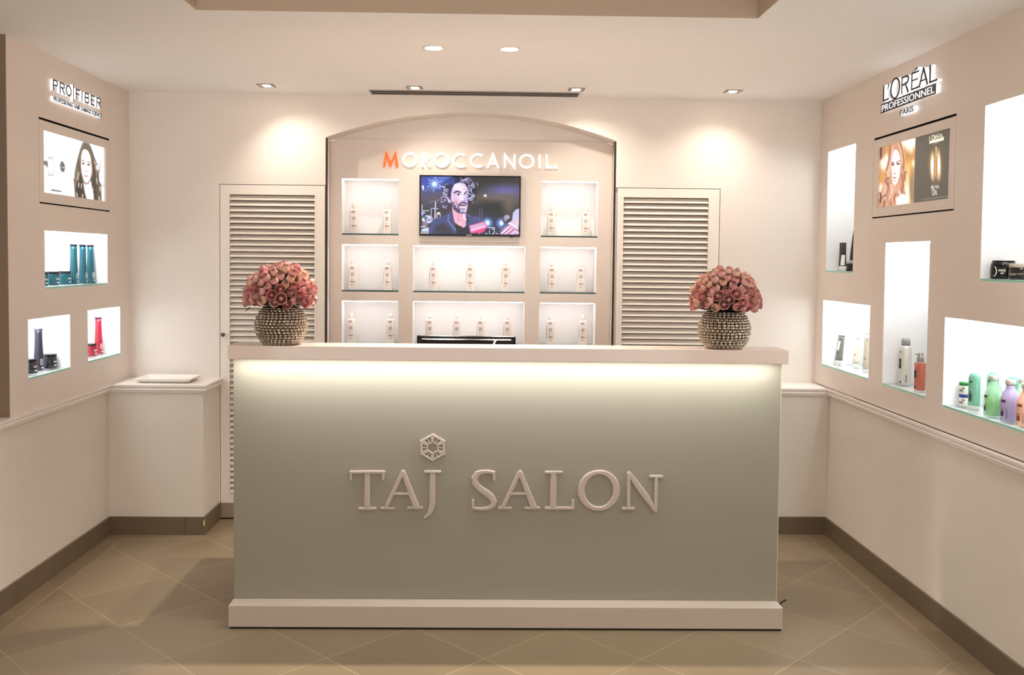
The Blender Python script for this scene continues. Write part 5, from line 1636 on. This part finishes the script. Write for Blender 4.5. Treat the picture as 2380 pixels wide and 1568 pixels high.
# rows along the meridian
mer = [(0.158 * i / 200, v_r(0.158 * i / 200)) for i in range(201)]
acc = 0.011; dist = 0.0; row = 0
for i in range(1, 201):
    dist += math.hypot(mer[i][0] - mer[i - 1][0], mer[i][1] - mer[i - 1][1])
    if dist >= acc and mer[i][0] < 0.155:
        acc += 0.0118
        z, r = mer[i]
        n = max(12, int(round(2 * pi * r / 0.0172)))
        dz, dr = mer[i][0] - mer[i - 1][0], mer[i][1] - mer[i - 1][1]
        l = math.hypot(dz, dr); nr, nz = dz / l, -dr / l
        for k in range(n):
            a = 2 * pi * (k + 0.5 * (row % 2)) / n
            rad = Vector((math.cos(a), math.sin(a), 0)); tan = Vector((-math.sin(a), math.cos(a), 0))
            nor = (rad * nr + Vector((0, 0, nz))).normalized(); mrd = nor.cross(tan)
            c = rad * r + Vector((0, 0, z)) + nor * 0.0025
            tw = rnd.uniform(0, 2 * pi)
            vv = []
            for q in IV:
                x_, y_ = q.x * math.cos(tw) - q.y * math.sin(tw), q.x * math.sin(tw) + q.y * math.cos(tw)
                vv.append(c + tan * x_ * 0.0091 + mrd * y_ * 0.0069 + nor * q.z * 0.0062)
            beads.add(vv, IF, 0, False)
        row += 1
beads.build('crystal_beads', CRYST, vase)
VL, VR = (-0.8625, -1.578, 1.1994), (1.0270, -1.578, 1.1994)
place(vase, VL, 0.2)
dup(vase, VR, 1.3, 'round crystal-beaded vase on the right end of the counter')


def petal(mb, rot, half, h, r0, r1, flare, thick_in, nu=6, nv=6, tip=0.0):
    """one curved petal of a bud standing on +Z"""
    v = []
    for j in range(nv + 1):
        t = j / nv
        r = r0 + (r1 - r0) * math.sin(min(1, t * 1.35) * pi / 2) - thick_in * max(0, t - 0.55) ** 1.5 + flare * max(0, t - 0.72) ** 2 * 8
        w = half * (0.55 + 0.75 * math.sin(pi * min(1, 0.15 + 0.62 * t)))
        for i in range(nu + 1):
            s_ = -1 + 2 * i / nu
            a = rot + s_ * w
            zz = h * t * (1 - 0.16 * s_ * s_ * t) + tip * (1 - abs(s_)) * max(0, t - 0.8)
            rr_ = r * (1 + 0.05 * s_)
            v.append((rr_ * math.cos(a), rr_ * math.sin(a), zz))
    w_ = nu + 1
    mb.add(v, [(j * w_ + i, j * w_ + i + 1, (j + 1) * w_ + i + 1, (j + 1) * w_ + i) for j in range(nv) for i in range(nu)], 0, True)


def rose_mesh(openness, seed):
    r_ = random.Random(seed)
    mb = MB()
    R = 0.0185
    h = 0.042
    mb.loft([(0.0, 0.004, 0.004), (0.004, 0.010, 0.010), (0.018, 0.0125, 0.0125), (h * 0.72, 0.007, 0.007), (h * 0.80, 0.002, 0.002)], n=12)
    lay = [(3, R * 0.42, h * 0.98, 0.0), (3, R * 0.60, h * 0.99, 0.05), (4, R * 0.78, h * 0.98, 0.3), (5, R * 0.96, h * 0.93, 1.0)]
    if openness < 0.4: lay = [(3, R * 0.50, h * 1.0, 0.0), (3, R * 0.74, h * 0.98, 0.0), (3, R * 0.92, h * 0.92, 0.1)]
    off = r_.uniform(0, 6)
    for n, rad, hh, fl_ in lay:
        for k in range(n):
            inn = 0.030 * (1 - openness) * (1.15 - fl_ * 0.3)
            petal(mb, off + 2 * pi * k / n + r_.uniform(-0.15, 0.15), pi / n * 1.05, hh * r_.uniform(0.95, 1.03), 0.006, rad, 0.010 * fl_ * openness, inn * rad / R * 0.9, tip=0.004 * (1 - openness))
        off += 0.9
    return mb


def rose_mat(name, c, c2):
    m = mat(name, c, rough=0.55, spec=0.3)
    nt = m.node_tree; b = nt.nodes['Principled BSDF']
    # petals pale towards their rims: gradient over the bud's own height plus mottling
    tc = nt.nodes.new('ShaderNodeTexCoord'); sp = nt.nodes.new('ShaderNodeSeparateXYZ')
    nt.links.new(tc.outputs['Object'], sp.inputs[0])
    n = nt.nodes.new('ShaderNodeTexNoise'); n.inputs['Scale'].default_value = 90; nt.links.new(tc.outputs['Object'], n.inputs['Vector'])
    mx = nt.nodes.new('ShaderNodeMix'); mx.data_type = 'RGBA'
    mx.inputs[6].default_value = rgb(*c); mx.inputs[7].default_value = rgb(*c2)
    nt.links.new(n.outputs['Fac'], mx.inputs[0]); nt.links.new(mx.outputs[2], b.inputs['Base Color'])
    b.inputs['Subsurface Weight'].default_value = 0.0
    return m


ROSEM = [rose_mat('dusty pink petals', (206, 142, 138), (218, 158, 148)), rose_mat('deep pink petals', (198, 126, 126), (212, 144, 138)),
         rose_mat('peach pink petals', (210, 166, 142), (220, 174, 152)), rose_mat('pale pink petals', (212, 158, 150), (222, 174, 164))]
ROSES = []
for i, (op, mi) in enumerate(((0.15, 2), (0.2, 0), (0.3, 3), (0.7, 0), (0.9, 1), (0.8, 3), (1.0, 0), (0.25, 1), (0.12, 3))):
    mb = rose_mesh(op, 40 + i)
    me = bpy.data.meshes.new('rose')
    me.from_pydata([tuple(p) for p in mb.v], [], mb.f)
    me.polygons.foreach_set('use_smooth', mb.sm)
    me.materials.append(ROSEM[mi]); me.update()
    ROSES.append((op, me))


def leaf_mesh(mb, p, d, l, w):
    d = Vector(d).normalized(); s_ = d.cross(Vector((0, 0, 1))).normalized(); n = s_.cross(d)
    p = Vector(p)
    q = [p, p + d * l * 0.4 + s_ * w + n * 0.002, p + d * l, p + d * l * 0.4 - s_ * w + n * 0.002, p + d * l * 0.45 - n * 0.002]
    mb.add(q, [(0, 1, 4), (1, 2, 4), (2, 3, 4), (3, 0, 4)], 0, True)


def bouquet(loc, seed, label, leaf_left):
    r_ = random.Random(seed)
    t = thing('rose_bouquet', label, 'bouquet', loc, 0, 'rose bouquets in the crystal vases')

    cz = 0.196
    N = 100
    RX, RZ = 0.125, 0.126
    ga = pi * (3 - math.sqrt(5))
    for i in range(N):
        y = 1 - (i + 0.5) / N * 1.25             # cosine of the polar angle
        ph = i * ga + r_.uniform(-0.06, 0.06)
        sn = math.sqrt(max(0, 1 - y * y))
        dx, dy, dz = sn * math.cos(ph), sn * math.sin(ph), y
        k = r_.uniform(0.95, 1.05)
        rz_ = RZ if dz > 0 else 0.075
        pos = Vector((dx * RX * k, dy * RX * k, cz + dz * rz_ * k))
        nrm = Vector((dx, dy, dz * 0.85 + 0.05)).normalized()
        low = dz < 0.35
        pool = [m for o_, m in ROSES if (o_ >= 0.6) == (low and r_.random() < 0.72)]
        me = r_.choice(pool)
        o = bpy.data.objects.new('rose', me)
        col.objects.link(o); o.parent = t
        s_ = r_.uniform(1.0, 1.18)
        qt = nrm.to_track_quat('Z', 'Y')
        o.rotation_mode = 'QUATERNION'
        from mathutils import Quaternion
        o.rotation_quaternion = qt @ Quaternion((0, 0, 1), r_.uniform(0, 2 * pi))
        o.scale = (s_, s_, s_ * 0.95)
        o.location = pos - nrm * 0.014
    core = MB().loft([(0.1625, 0.04, 0.04), (0.166, 0.085, 0.085), (0.18, 0.098, 0.098), (0.22, 0.098, 0.098), (0.27, 0.075, 0.075), (0.30, 0.03, 0.03)], n=28)
    for i in range(60):
        a = r_.uniform(0, 2 * pi); rr_ = r_.uniform(0.06, 0.10)
        leaf_mesh(core, (rr_ * math.cos(a), rr_ * math.sin(a), r_.uniform(0.166, 0.172)), (math.cos(a), math.sin(a), r_.uniform(-0.12, 0.1)), r_.uniform(0.02, 0.035), 0.007)
    for q in leaf_left:
        leaf_mesh(core, *q)
    core.v = [(p[0] + loc[0], p[1] + loc[1], p[2] + loc[2]) for p in core.v]
    core.build('foliage', LEAFD, t, recalc=False)


bouquet(VL, 3, 'dome of dusty pink roses in the left crystal vase', [((-0.110, -0.05, 0.166), (-0.8, -0.1, -0.75), 0.045, 0.005), ((-0.125, -0.02, 0.226), (-1, -0.1, 0.2), 0.045, 0.005)])
bouquet(VR, 11, 'dome of dusty pink roses in the right crystal vase', [((0.115, -0.03, 0.172), (0.8, -0.1, -0.5), 0.03, 0.004)])
